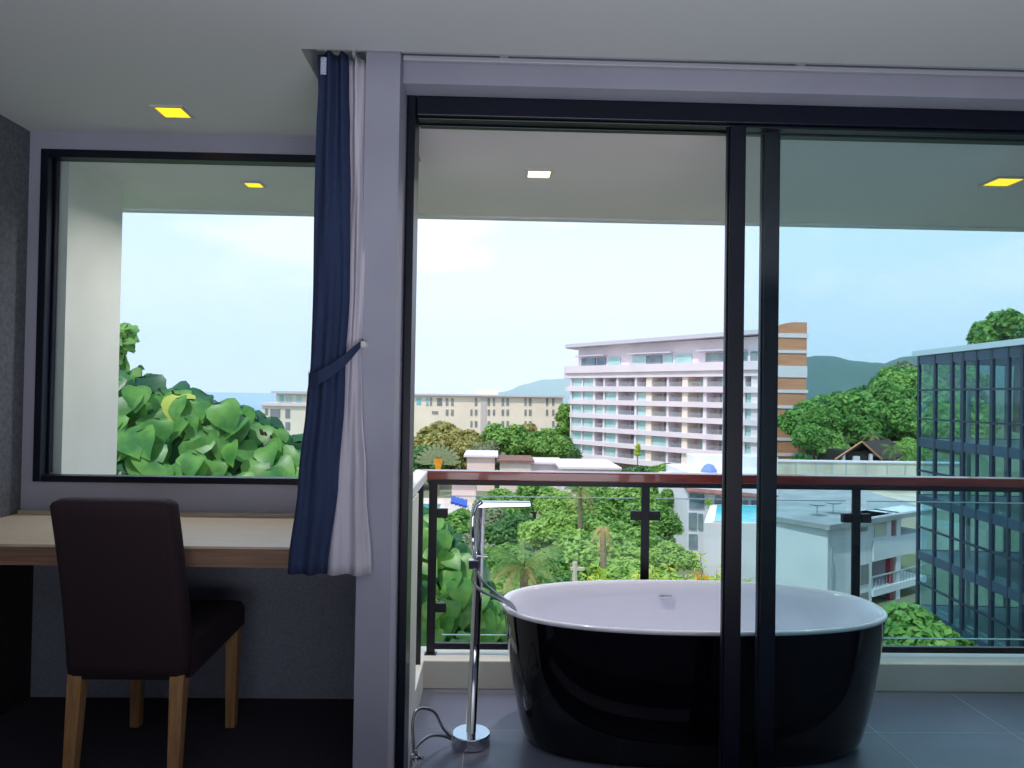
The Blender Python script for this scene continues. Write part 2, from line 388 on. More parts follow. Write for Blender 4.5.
# ------------------------------------------------------------------ chair
ch = thing('dining_chair', 'dark brown upholstered high-back chair with light oak legs at the desk', 'chair', (-1.22, 2.65, 0))
def tl(x, y, D): return P(x, y, D)
# back slab leaning towards the room
def slab(rows, th, n=1):
    """rows: (xl, xr, D, z) -> a rounded slab of thickness th behind (further from the camera)"""
    rings = []
    for xl, xr, D, z in rows:
        rg = []; w2 = (xr-xl)/2; c = (xr+xl)/2; rr = min(.028, w2)
        for (sx, sy, a0) in ((1, 1, 0), (-1, 1, 90), (-1, -1, 180), (1, -1, 270)):
            for k in range(4):
                a = R(a0+k*30); rg.append((c+sx*(w2-rr)+rr*math.cos(a), D+th/2+sy*(th/2-rr)+rr*math.sin(a), z))
        rings.append(rg)
    return rings
rows = []
for k in range(13):
    t = k/12; z = .345+t*(.935-.345)
    D = 2.475-.165*t**1.3
    xl = -1.398+.028*t; xr = -.998+.005*t
    rows.append((xl, xr, D, z))
rows[0] = (rows[0][0]+.004, rows[0][1]-.004, rows[0][2]+.003, .345)
m = MB(); rg = slab(rows, .088)
top = rows[-1]
for dz, ins in ((.012, .006), (.020, .020)):
    rg += slab([(top[0]+ins, top[1]-ins, top[2]-.001+ins*.6, top[3]+dz)], .088-ins*1.2)
m.loft(rg, 0, True, True)
sub(ch, 'backrest', m, 'chair_fabric', smooth=True)
m = MB(); rings = []
for z, ins in ((.335, .012), (.34, .0), (.40, 0), (.455, 0), (.475, .010), (.482, .03)):
    x0, x1, y0, y1 = -1.375+ins, -.962-ins, 2.52, 2.965-ins
    lift = 0.02 if z < .345 else 0
    rg = []; rr = .03
    for (cx, cy, a0) in ((x1-rr, y1-rr, 0), (x0+rr, y1-rr, 90), (x0+rr, y0+.001, 180), (x1-rr, y0+.001, 270)):
        for k in range(5):
            a = R(a0+k*22.5); rg.append((cx+rr*math.cos(a), cy+rr*(math.sin(a) if a0 < 170 else 0), z+(.05*max(0, (cy-y0)/.42)*(1 if z < .36 else 0))))
    cm = (x0+x1)/2-.012
    rg = [(cm+(x-cm)*(1-.16*(1-(y-y0)/(y1-y0))), y, z_) for x, y, z_ in rg]
    rings.append(rg)
m.loft(rings, 0, True, True)
sub(ch, 'seat', m, 'chair_fabric', smooth=False, bevel=.004)
for (xt, yt, xb, yb, zt) in ((-1.362, 2.50, -1.362, 2.465, .36), (-1.03, 2.50, -1.025, 2.465, .36), (-1.362, 2.92, -1.362, 2.915, .39), (-.998, 2.92, -.998, 2.915, .39)):
    a, b = .024, .018
    m = MB().hull8([(xb-b, yb-b, 0), (xb+b, yb-b, 0), (xb+b, yb+b, 0), (xb-b, yb+b, 0)], [(xt-a, yt-a, zt), (xt+a, yt-a, zt), (xt+a, yt+a, zt), (xt-a, yt+a, zt)])
    sub(ch, 'leg', m, 'oak_leg', bevel=.003)

# ------------------------------------------------------------------ curtains
def curtain(name, label, levels, D0, th, folds, mm, seed):
    """levels: (y_px, x_left_px, x_right_px)"""
    pts = []
    DZ = lambda y: D0-.065*(y-56)/517
    for y, xl, xr in levels: pts.append((PZ((xl+xr)/2, y, DZ(y)), PX(xl, y, DZ(y)), PX(xr, y, DZ(y))))
    pts.sort(key=lambda p: -p[0])
    rings = []; n = 40; rnd = random.Random(seed); ph = rnd.random()*6
    z0, z1 = pts[0][0], pts[-1][0]; K = 44
    for i in range(K+1):
        z = z0+(z1-z0)*i/K
        for j in range(len(pts)-1):
            if pts[j][0] >= z >= pts[j+1][0]: break
        t = (pts[j][0]-z)/max(1e-6, pts[j][0]-pts[j+1][0]); t = t*t*(3-2*t)
        D_ = D0-.065*i/K
        xl = pts[j][1]+(pts[j+1][1]-pts[j][1])*t; xr = pts[j][2]+(pts[j+1][2]-pts[j][2])*t
        tt = i/K; amp = .35+.65*abs(tt-.52)*1.6
        rg = []
        for k in range(n):
            u = k/(n-1); x = xl+(xr-xl)*u
            env = min(1, 6*u, 6*(1-u))
            rg.append((x, D_-.5*th*env-amp*.016*math.sin(folds*2*math.pi*u+ph+1.2*math.sin(3*tt+ph))-.004*math.sin(17*u+9*tt), z))
        for k in range(n):
            u = 1-k/(n-1); x = xl+(xr-xl)*u; env = min(1, 6*u, 6*(1-u))
            rg.append((x, D_+.5*th*env+amp*.010*math.sin(folds*2*math.pi*u+ph+2), z))
        rings.append(rg)
    c = ((pts[0][1]+pts[0][2])/2, D0, z0)
    t = thing(name, label, 'curtain', c)
    m = MB(); m.loft(rings[::-1], 0, True, True)
    sub(t, 'cloth', m, mm, smooth=True)
    return t
nv = curtain('navy_curtain', 'navy blue curtain tied back between the window and the column', [(56, 318, 349), (90, 319, 349), (130, 317, 350), (200, 315, 351), (300, 313, 350), (362, 311, 346), (400, 307, 345), (480, 299, 339), (573, 288, 328)], 2.415, .045, 2.1, 'curtain_navy', 3)
wc = curtain('white_curtain', 'off-white lining curtain hanging beside the navy curtain against the column', [(60, 347, 368), (120, 348, 367), (200, 349, 366), (300, 347, 364), (352, 345, 361), (400, 341, 362), (480, 334, 366), (574, 326, 371)], 2.445, .028, 1.6, 'curtain_white', 8)
p = P(325, 68, 2.40)
o = sub(nv, 'care_label', bx(p.x-.006, p.x+.012, 2.366, 2.369, p.z-.035, p.z+.02), 'label_white'); o['label'] = 'small white cloth label'
def glider(par, x, y, D):
    q = P(x, y, D); m = MB()
    m.tube([q+Vector((-.009, 0, .03)), q+Vector((.009, 0, .03))], .014, 12); m.tube([q+Vector((0, 0, .03)), q+Vector((0, -.004, .005)), q+Vector((.004, 0, -.014))], .006, 8)
    sub(par, 'glider', m, 'white_plastic', smooth=True)
glider(nv, 328, 57, 2.395); glider(wc, 354, 56, 2.43)
# tie-back band
m = MB(); path = []
ptsb = [(308.5, 378, 2.38), (309, 381, 2.35), (318, 378, 2.325), (332, 370, 2.32), (345, 360, 2.325), (354, 351, 2.34), (360, 345, 2.375), (363, 341, 2.41)]
rg = []
for k, (x, y, D) in enumerate(ptsb):
    q = P(x, y, D); h = (.024, .024, .022, .021, .019, .015, .011, .008)[k]
    rg.append([(q.x, q.y-.003, q.z-h), (q.x, q.y-.003, q.z+h), (q.x, q.y+.003, q.z+h), (q.x, q.y+.003, q.z-h)])
m.loft(rg, 0, True, True)
o = m.build('curtain_tieback', 'curtain_navy', bevel=.002, origin=tuple(P(335, 368, 2.32))); tag(o, 'navy fabric tie-back band around the tied navy curtain', 'tieback')
m = MB(); q = P(364.5, 345, 2.42); m.lathe([(.012, 0), (.012, .004), (.005, .008), (.005, .03), (.011, .034), (.011, .038)], (0, 0, 0), 14)
m.v = [(q.x+v[0], 2.419-v[2], q.z+v[1]) for v in m.v]
o = m.build('tieback_hook', 'trim_white', smooth=True, origin=(q.x, 2.42, q.z)); tag(o, 'small hook on the column beside the white curtain', 'hook')

# ------------------------------------------------------------------ BALCONY
ZF = -.15
m = MB(); m.box(XC1-.1, 3.9, 2.745, 3.9, ZF-.2, ZF); m.box(XC1-.1, 3.9, DD-.004, 2.745, ZF-.2, -.205); m.box(XC1-.1, 3.9, DD-.004, DF-.001, -.205, -.16)
struct('floor_balcony', m, 'tile')
m = MB()
for x in [-.1, .5, 1.1, 1.7, 2.3]: m.box(x-.002, x+.002, 2.75, 3.66, ZF, ZF+.0008)
m.box(XC1, 3.3, 3.22, 3.224, ZF, ZF+.0008)
struct('trim_2', m, 'pipe_grey')
struct('ceiling_balcony', bx(-2.9, 3.9, 3.252, 4.22, ZB, ZB+.25).box(XC1-.012, 3.9, 2.742, 3.252, ZB, ZB+.25), 'soffit_paint')
struct('trim_3', bx(-2.9, 3.9, 4.20, 4.26, ZB-.012, ZB+.3), 'trim_white')
struct('trim_4', bx(-2.9, 3.9, -2.7, 4.2, ZC+.32, ZC+.6), 'exterior_paint')
struct('wall_outside_left', bx(-2.2, -1.865, DW+.072, 3.72, -.6, ZB), 'exterior_paint')
struct('baseboard_balcony', bx(XC1-.2, 3.9, 3.67, 3.88, ZF, -.01), 'exterior_paint', bevel=.006)   # upstand under the railing
struct('wall_parapet', bx(-.43, -.325, 2.745, 3.28, ZF-.2, .862).box(-.43, -.325, 3.28, 3.67, ZF-.2, -.01), 'exterior_paint')
struct('wall_balcony_right', bx(3.35, 3.5, 2.745, 3.88, ZF, ZB), 'exterior_paint')

RY = 3.76
rl = thing('balcony_railing', 'black steel and glass balcony railing with a reddish wood handrail', 'railing', (1.0, RY, -.01))
xa = PX(429, 476, RY)
sub(rl, 'handrail', MB().prism([(xa-.005, RY-.03), (3.29, RY-.03), (3.29, RY+.055), (xa-.07, RY+.055)], .868, .915), 'rail_wood', bevel=.006)
o = sub(rl, 'handrail', MB().prism([(xa-.005, RY-.03), (xa-.07, RY+.055), (-.405, 2.75), (-.325, 2.75)], .868, .915), 'trim_white', bevel=.006); o['label'] = 'pale side handrail along the left parapet'
sub(rl, 'rail_bar', bx(xa, 3.28, RY-.022, RY+.022, .845, .868).box(3.0, 3.28, RY-.01, RY+.01, .84, .845), 'black_steel')
posts = [432, 644.5, 855.5]
px_ = [PX(x, 570, RY) for x in posts]; px_.append(px_[-1]+(px_[-1]-px_[-2]))
for i, x in enumerate(px_):
    pst = sub(rl, 'post', bx(x-.021, x+.021, RY-.006, RY+.006, -.01, .845).box(x-.03, x+.03, RY-.02, RY+.02, -.01, -.004), 'black_steel')
sub(rl, 'post', bx(-.362, -.336, 3.61, 3.635, -.01, .862), 'black_steel')
for i in range(len(px_)-1):
    a, b = px_[i]+.055, px_[i+1]-.055
    g = sub(rl, 'glass_panel', bx(a, b, RY-.004, RY+.004, .09, .785), 'rail_glass')
    sub(g, 'panel_edge', bx(a, b, RY-.0042, RY+.0042, .785, .789), 'rail_glass_edge'); sub(g, 'panel_edge', bx(a, b, RY-.0042, RY+.0042, .086, .09), 'rail_glass_edge')
    sub(rl, 'bottom_bar', bx(px_[i]+.021, px_[i+1]-.021, RY-.012, RY+.012, .018, .048), 'black_steel')
    for z in (.70, .225):
        for xx, sg in ((px_[i], 1), (px_[i+1], -1)):
            c0 = xx+sg*.021; c1 = xx+sg*.075
            sub(rl, 'glass_clip', bx(min(c0, c1), max(c0, c1), RY-.014, RY+.014, z-.023, z+.023), 'black_steel', bevel=.004)

# ------------------------------------------------------------------ BATHTUB
ZR = .42
tc_ = P(691, 600, 3.18); TX, TY = tc_.x, 3.185
tub = thing('bathtub', 'freestanding oval bathtub, black outside and white inside, on the balcony', 'bathtub', (TX, TY, ZF))
def sup(a, b, z, n=72, e=2.5, cx=TX, cy=TY):
    out = []
    for k in range(n):
        t = 2*math.pi*k/n; c, s_ = math.cos(t), math.sin(t)
        out.append((cx+a*math.copysign(abs(c)**(2/e), c), cy+b*math.copysign(abs(s_)**(2/e), s_), z))
    return out
A_, B_ = .813, .396
m = MB(); rings = []
prof = [(0.0, -.135, -.11), (.005, -.118, -.10), (.018, -.104, -.09), (.045, -.092, -.078), (.12, -.072, -.062), (.25, -.046, -.040), (.40, -.024, -.020), (.50, -.013, -.010), (.552, -.009, -.007)]
for z, da, db in prof: rings.append(sup(A_+da, B_+db, ZF+z, e=2.45))
m.loft(rings, 0, True, False)
o = sub(tub, 'outer_shell', m, 'tub_black', smooth=True); o['label'] = 'glossy black outer shell'
m = MB(); rings = []
for z, da, db in ((.552, -.009, -.007), (.554, 0, 0), (.562, .003, .003), (.569, .0, 0), (.571, -.008, -.008), (.568, -.022, -.022), (.555, -.030, -.030), (.50, -.045, -.040), (.35, -.085, -.065), (.20, -.14, -.10), (.13, -.20, -.15), (.105, -.27, -.20), (.10, -.40, -.28)):
    rings.append(sup(A_+da, B_+db, ZF+z, e=2.4))
m.loft(rings, 0, False, True)
o = sub(tub, 'basin', m, 'tub_white', smooth=True); o['label'] = 'white basin and rim'
q = P(665.5, 597, TY+B_-.045); 
m = MB(); m.box(q.x-.032, q.x+.032, q.y-.010, q.y+.02, q.z-.009, q.z+.009)
o = sub(tub, 'overflow_slot', m, 'chrome', bevel=.005)
m = MB(); m.lathe([(.034, 0), (.034, .004), (.028, .007), (.0, .008)], (TX, TY, ZF+.102), 20)
sub(tub, 'drain_cap', m, 'chrome', smooth=True)

# ------------------------------------------------------------------ FAUCET
fb = P(471, 741, 3.10); FX = fb.x; FY = 3.10
fc = thing('bath_faucet', 'tall chrome floor-standing bath faucet with a long spout beside the bathtub', 'faucet', (FX, FY, ZF))
m = MB(); m.lathe([(.078, 0), (.080, .003), (.080, .047), (.077, .05), (.02, .051)], (FX, FY, ZF), 40)
sub(fc, 'base', m, 'chrome', smooth=False, bevel=.002)
tp = P(481, 503, 3.10)
m = MB(); m.tube([(FX, FY, ZF+.05), (FX+(tp.x-FX)*.5, FY, (ZF+tp.z)/2), (tp.x, FY, tp.z-.006)], .0205, 24)
sub(fc, 'riser_pipe', m, 'chrome', smooth=True)
e1 = P(531, 503.5, 3.10)
m = MB(); 
m.hull8([(tp.x-.02, FY-.022, tp.z-.020), (e1.x, FY-.022, e1.z-.012), (e1.x, FY+.022, e1.z-.012), (tp.x-.02, FY+.022, tp.z-.020)],
        [(tp.x-.02, FY-.022, tp.z+.008), (e1.x, FY-.022, e1.z+.008), (e1.x, FY+.022, e1.z+.008), (tp.x-.02, FY+.022, tp.z+.008)])
m.tube([(e1.x-.03, FY, e1.z-.014), (e1.x-.03, FY, e1.z)], .012, 12)
sub(fc, 'spout', m, 'chrome', bevel=.004)
hb = P(473.5, 563, 3.07)
m = MB(); m.box(hb.x-.02, hb.x+.022, 3.045, 3.085, hb.z-.02, hb.z+.016); m.tube([(hb.x+.01, 3.07, hb.z+.03), (hb.x+.06, 3.07, hb.z+.028)], .006, 10)
sub(fc, 'valve_block', m, 'chrome', bevel=.004)
m = MB(); pts = [P(x, y, D) for x, y, D in ((474.5, 558, 3.045), (472.5, 535, 3.04), (472.5, 518, 3.035), (476, 506, 3.045), (481, 502, 3.06))]
m.tube(pts, [.011, .010, .010, .011, .012], 14)
sub(fc, 'hand_shower', m, 'chrome', smooth=True)
def spl(pts, n=8):
    pts = [Vector(p) for p in pts]; out = []
    for i in range(len(pts)-1):
        p0 = pts[max(0, i-1)]; p1 = pts[i]; p2 = pts[i+1]; p3 = pts[min(len(pts)-1, i+2)]
        for k in range(n):
            t = k/n; out.append(.5*((2*p1)+(-p0+p2)*t+(2*p0-5*p1+4*p2-p3)*t*t+(-p0+3*p1-3*p2+p3)*t**3))
    out.append(pts[-1]); return out
def hose(pxs, r=.0062, name='hose'):
    m = MB(); m.tube(spl([P(*q) for q in pxs]), r, 10); sub(fc, name, m, 'hose_steel', smooth=True)
hose([(477, 571, 3.05), (483, 582, 3.04), (492, 590, 3.06), (503, 598, 3.10), (512, 604.5, 3.15), (516, 612, 3.18)])
hose([(475, 568, 3.05), (474, 582, 3.03), (480, 590, 3.02), (490, 595, 3.05), (502, 601, 3.09), (511, 606, 3.14), (515, 615, 3.17)])
hose([(451, 737, 3.08), (443, 728, 3.05), (436, 714, 2.98), (426, 708.5, 2.92), (416, 711, 2.87), (412.5, 725, 2.84), (413.5, 745, 2.82), (414, 753, 2.82)])
hose([(451, 739, 3.08), (443, 736, 3.05), (430, 736, 2.98), (419, 744, 2.90), (412, 755, 2.84), (411, 768, 2.80)])
m = MB(); a = P(411, 758, 2.815); b_ = P(424, 757, 2.82); m.tube([a, b_], [.012, .010], 14); m.tube([P(416, 757, 2.81), P(415.5, 750, 2.81)], .008, 10); m.tube([P(416, 757, 2.81), P(416, 763, 2.80)], .006, 10)
o = m.build('stop_valve', 'chrome', smooth=True, origin=tuple(a)); tag(o, 'small chrome stop valve on the low balcony wall beside the faucet hoses', 'valve')

# ------------------------------------------------------------------ TERRAIN
ZG = -14.0
def grid(f, x0, x1, y0, y1, nx, ny):
    m = MB(); vs = []; fs = []
    for j in range(ny+1):
        for i in range(nx+1):
            x = x0+(x1-x0)*i/nx; y = y0+(y1-y0)*j/ny; vs.append((x, y, f(x, y)))
    for j in range(ny):
        for i in range(nx):
            a = j*(nx+1)+i; fs.append((a, a+1, a+nx+2, a+nx+1))
    return m.add(vs, fs)
def gz(x, y):
    z = ZG+.4*noise.noise(Vector((x*.05, y*.05, 0)))
    if y > 92:
        q_ = max(0, min(1, (x/y-.40)/.03)); z += 6.6*q_*min(1, (y-92)/4)
        pr = [(.40, 0), (.43, 0), (.495, 3.2), (.54, 7.8), (.56, 12), (9, 12)]
        for (ra, va), (rb, vb) in zip(pr, pr[1:]):
            if ra <= x/y <= rb: z += (va+(vb-va)*(x/y-ra)/(rb-ra))*min(1, max(0, (y-100)/100)); break
    if y > 240: z -= (y-240)*.15*max(0, min(1, (40-x)/60))
    return z
struct('ground', grid(gz, -220, 260, -60, 330, 80, 76), 'ground', smooth=True)
struct('sea', bx(-12000, 6000, 300, 26000, -52, -50), 'sea')
def ridge(name, pts, D0, dep, mm, base, nz=3.0, ns=.02):
    xs = [P(x, y, D0) for x, y in pts]
    def prof(X):
        if X <= xs[0].x: return xs[0].z
        for a, b in zip(xs, xs[1:]):
            if a.x <= X <= b.x:
                t = (X-a.x)/(b.x-a.x); t = t*t*(3-2*t); return a.z+(b.z-a.z)*t
        return xs[-1].z
    def f(X, Y):
        t = (Y-D0)/dep; s = math.exp(-(t*2.0)**2)
        return base+(prof(X)-base)*s+nz*noise.fractal(Vector((X*ns, Y*ns, 3)), 1.0, 2.0, 4)*s
    return struct(name, grid(f, xs[0].x, xs[-1].x, D0-dep, D0+dep, 90, 40), mm, smooth=True)
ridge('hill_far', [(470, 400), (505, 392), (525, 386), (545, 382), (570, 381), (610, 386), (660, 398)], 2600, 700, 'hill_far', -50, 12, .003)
ridge('hill_ridge', [(700, 372), (780, 362), (806, 358), (822, 357), (845, 362), (868, 366), (890, 365), (905, 360), (940, 352), (1000, 340), (1100, 330)], 900, 420, 'hill_forest', -10, 6, .02)
ridge('hill_meadow', [(796, 366), (812, 357.0), (822, 356.2), (835, 357.6), (850, 361.0), (866, 364.8), (882, 371)], 870, 40, 'hill_pasture', 25, .6, .05)

# ------------------------------------------------------------------ facade helper
class Fac:
    def __init__(s, A, B):
        s.A = Vector((A[0], A[1])); s.B = Vector((B[0], B[1])); s.d = (s.B-s.A).normalized(); s.n = Vector((-s.d.y, s.d.x))   # n points away from camera
        s.L = (s.B-s.A).length
    def u(s, x, y=400):
        r = ray(x, y); # intersect in plan
        det = r.x*(-s.d.y)+s.d.x*r.y
        k = (s.A.x*(-s.d.y)+s.d.x*s.A.y)/det
        q = Vector((r.x*k, r.y*k)); return (q-s.A).dot(s.d)
    def p(s, u, d): q = s.A+s.d*u+s.n*d; return (q.x, q.y)
    def box(s, m, u0, u1, z0, z1, d0, d1, mi=0):
        return m.prism([s.p(u0, d0), s.p(u1, d0), s.p(u1, d1), s.p(u0, d1)], z0, z1, mi)
    def D(s, u): return (s.A+s.d*u).y

# ------------------------------------------------------------------ HOTEL
pa = P(573, 420, 165); pb = P(760, 420, 128)
hf = Fac((pa.x, pa.y), (pb.x, pb.y))
def hz(y): return CAMZ+(396.8-y)*165/740
ht = thing('hotel_building', 'large white curved hotel with stacked balconies and green glass', 'building', (pa.x+20, pa.y, ZG))
UE = hf.u(766)
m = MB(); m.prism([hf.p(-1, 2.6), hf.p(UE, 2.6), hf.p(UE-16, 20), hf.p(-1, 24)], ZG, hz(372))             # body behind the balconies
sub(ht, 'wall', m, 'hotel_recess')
m = MB(); m.prism([hf.p(-.2, 1.6), hf.p(UE, 1.6), hf.p(UE-16, 18), hf.p(-.2, 20)], hz(366.8), hz(346.6))
sub(ht, 'penthouse_wall', m, 'hotel_white')
# roof with rounded, thin left tip
pl = []
for k in range(9): a = R(90+k*22.5); pl.append(hf.p(-1.2+4.5*math.cos(a), 9+9.8*math.sin(a)))
pl2 = [hf.p(UE-17, 19)]+pl[:]+[hf.p(UE, -.6)]
m = MB(); m.prism(pl2, hz(347.6), hz(344.2)); m.v = [(v[0], v[1], v[2]+.5*((Vector(v[:2])-hf.A).dot(hf.d)/UE)) for v in m.v]; sub(ht, 'roof', m, 'hotel_roof')
# bands (slab edges)
rowsz = [(378.5, 386.7), (391.6, 399.6), (404.2, 413), (417.5, 426.3), (430.6, 439.6), (443.8, 453.2)]
def band(z0, z1, over, ov=0.0, name='balcony_slab', mm='hotel_white', dd=0):
    pts = []
    for k in range(7): a = R(90+k*30); pts.append(hf.p(-0.6-ov+3.2*math.cos(a)-0, 5+dd+(5.4+over)*math.sin(a)))
    m = MB(); m.prism([hf.p(UE, 5)]+pts+[hf.p(UE, -.4-over)], z0, z1); return sub(ht, name, m, mm)
band(hz(373.5), hz(366.6), .5, .8); band(hz(378.5), hz(373.5), .1, 1.2)
prev = None
for i, (a, b) in enumerate(rowsz):
    nxt = rowsz[i+1][0] if i+1 < len(rowsz) else 458
    band(hz(nxt), hz(b), .2, (.6 if i == 0 else -.2-.3*i))
bays = [(572, 582, 'g'), (583, 593.5, 'g'), (595.3, 603.5, 'r'), (605, 616.5, 'g'), (618.5, 635, 'r'), (637, 646.5, 'g'), (652, 667, 'r'), (669, 682.5, 'r'), (688, 703.5, 'r'), (707, 723, 'r'), (727, 742, 'r'), (745.5, 751.5, 'g')]
rnd = random.Random(4)
ub = [(hf.u(a), hf.u(b), k) for a, b, k in bays]
# piers
edges = [-0.8]+[e for a, b, k in ub for e in (a, b)]+[UE]
for i in range(0, len(edges), 2):
    m = MB(); hf.box(m, edges[i], edges[i+1], hz(458), hz(377), -.15, 3.0)
    sub(ht, 'pier', m, 'hotel_cream' if i in (12, 16) else 'hotel_white')
for ri, (a, b) in enumerate(rowsz):
    for bi, (u0, u1, k) in enumerate(ub):
        kk = k
        if ri == 0: kk = 'g' if bi in (0, 1) else 'r'
        elif rnd.random() < .12: kk = 'g' if k == 'r' else k
        if kk == 'g':
            m = MB(); hf.box(m, u0+.1, u1-.1, hz(b), hz(a), .15, .45); nm = 'window'
            f = sub(ht, 'window', m, 'hotel_glass')
            m = MB(); um = (u0+u1)/2; hf.box(m, um-.06, um+.06, hz(b), hz(a), .05, .15); sub(f, 'mullion', MB_shift(m, f) if False else m, 'hotel_white') if False else None
        else:
            w_ = (u1-u0)*.62; s0 = u0+(u1-u0)*.33
            m = MB(); hf.box(m, s0, u1, hz(b), hz(a)-.25, 2.3, 2.6); sub(ht, 'window', m, 'hotel_dark_glass' if rnd.random() < .55 else 'hotel_glass')
            m = MB(); hf.box(m, u0, u1, hz(b), hz(b)+.95, .05, .10); sub(ht, 'balcony_railing', m, 'hotel_rail')
# penthouse windows and canopies
for x0, x1, yt, yb, kk in ((576, 590.5, 357.5, 366.8, 'd'), (591.5, 600.5, 357.5, 366.8, 'd'), (603, 615, 357.5, 366.8, 'g'), (627, 641, 357.8, 366.8, 'g'), (641.5, 656.5, 357.8, 366.8, 'd'), (658, 667, 357.2, 366.8, 'g'), (669.5, 686.5, 356, 366.5, 'g'), (700, 722, 356.5, 366.5, 'd'), (726, 742, 356.5, 366.5, 'd'), (745, 752, 356.5, 366.5, 'd')):
    m = MB(); hf.box(m, hf.u(x0)+.1, hf.u(x1), hz(367), hz(358.5), 1.35, 1.6); sub(ht, 'window', m, 'hotel_glass' if kk == 'g' else 'hotel_dark_glass')
for x0, x1 in ((573, 601.5), (625, 668.5), (694, 742)):
    m = MB(); hf.box(m, hf.u(x0), hf.u(x1), hz(357.0), hz(355.8), .3, 1.6); sub(ht, 'canopy', m, 'hotel_roof')
# striped tower
tw = thing('striped_tower', 'terracotta and white striped stair tower with an arched top at the hotel end', 'building', (P(790, 400, 128).x, 128, ZG))
x0, x1 = PX(768, 400, 128), PX(806.3, 400, 128)
def tz(y): return CAMZ+(400.3-y)*128/740
sub(tw, 'wall', bx(x0, x1, 128, 142, ZG, tz(334)), 'terracotta')
for a, b in ((337.3, 333.0), (353, 350), (377.5, 366), (393.2, 390.2), (409, 406), (425.3, 422.4), (441.5, 438.5), (457, 454)):
    sub(tw, 'white_band', bx(x0-.05, x1+(.25 if b in (390.2, 333.0) else .06), 127.85, 142.1, tz(a), tz(b)), 'hotel_white')
arc = [(x1, 0), (x1, tz(321.7)-tz(333)), (x1-2.6, tz(321.6)-tz(333)), (x1-4.0, tz(323.2)-tz(333)), (x1-5.6, tz(327)-tz(333)), (x0-.5, 0.1), (x0-.5, 0)]
m = MB(); n_ = len(arc); vs = [(a, 128.0, tz(333)+b) for a, b in arc]+[(a, 142.0, tz(333)+b) for a, b in arc]
m.add(vs, [tuple(range(n_))[::-1], tuple(range(n_, 2*n_))]+[(i, (i+1) % n_, n_+(i+1) % n_, n_+i) for i in range(n_)])
sub(tw, 'arched_top', m, 'terracotta')

# ------------------------------------------------------------------ cream apartment blocks
def block(name, label, D, x0, x1, ytop, ybot, dep, mm, wins, roof=True, wm='dull_window', roofm='hotel_roof', extra=(), lip=.8):
    c = P((x0+x1)/2, ybot, D); t = thing(name, label, 'building', (c.x, D, c.z))
    X0, X1 = PX(x0, ytop, D), PX(x1, ytop, D); Z1 = PZ((x0+x1)/2, ytop, D); Z0 = PZ((x0+x1)/2, ybot, D)
    sub(t, 'wall', bx(X0, X1, D, D+dep, Z0, Z1), mm)
    if roof: sub(t, 'roof', bx(X0-lip*.6, X1+lip*.6, D-lip, D+dep+lip, Z1, Z1+.35*max(1, D/150)), roofm)
    for (a, b, c_, d, *k) in wins:
        q = P((a+b)/2, (c_+d)/2, D); hw = (b-a)/2*D/F; hh = (d-c_)/2*D/F
        sub(t, 'window', bx(q.x-hw, q.x+hw, D-.12, D+.1, q.z-hh, q.z+hh), k[0] if k else wm)
    for (a, b, c_, d, y0, y1, m_) in extra:
        q0 = P(a, d, D); q1 = P(b, c_, D); sub(t, 'annex', bx(q0.x, q1.x, D+y0, D+y1, q0.z, q1.z), m_)
    return t
W1 = []
for a, b, rr in ((437, 442, (1,)), (445.7, 448.3, (1, 2)), (451, 453.6, (1, 2)), (470.3, 472.4, (2, 3)), (474.7, 477.3, (1, 2, 3, 4)), (487.5, 490, (1, 2, 3)), (492.8, 495, (1, 2, 4)), (501.6, 504, (1, 2, 3)), (506.3, 509, (1, 2, 3)), (524.4, 526.5, (1, 2, 3)), (528.8, 531.5, (1, 2, 3)), (545.9, 548, (1, 2)), (552, 554.3, (1, 2, 3))):
    for r_ in rr: W1.append((a, b, (398, 409.5, 421, 432)[r_-1], (405.5, 415.5, 427, 437)[r_-1]))
W1 += [(416.5, 421, 397.5, 404.5, 'teal_window'), (426, 428.5, 397.5, 405.5, 'teal_window'), (430, 432, 397.5, 405.5), (432, 438, 411, 414)]
block('apartment_block', 'long cream four-storey apartment block between the door jamb and hotel', 190, 405, 563, 396.3, 460, 30, 'cream_wall', W1,
      extra=[(476, 498, 389.5, 396, 4, 12, 'cream_wall'), (480, 486.5, 398, 450, -.15, 1, 'grey_wall')])
W2 = [(279.5, 283.5, 395, 402, 'teal_window'), (286, 291.5, 395.5, 402, 'hotel_glass'), (296.5, 301, 395.5, 404, 'hotel_glass'), (265, 268, 408.5, 415), (270.5, 280, 409, 418), (285.5, 290, 409, 418), (271, 280, 422, 430), (285.5, 290, 422, 430), (285.5, 290, 434, 438)]
block('apartment_block', 'cream apartment block with stepped top floor before the sea', 175, 262, 330, 404.5, 470, 25, 'cream_wall', W2, roof=False,
      extra=[(276, 330, 393.3, 405, .01, 20, 'cream_wall'), (272.5, 330, 391.8, 393.4, -1, 22, 'hotel_roof'), (261, 330, 403.6, 405.5, -.5, 25, 'hotel_white')])

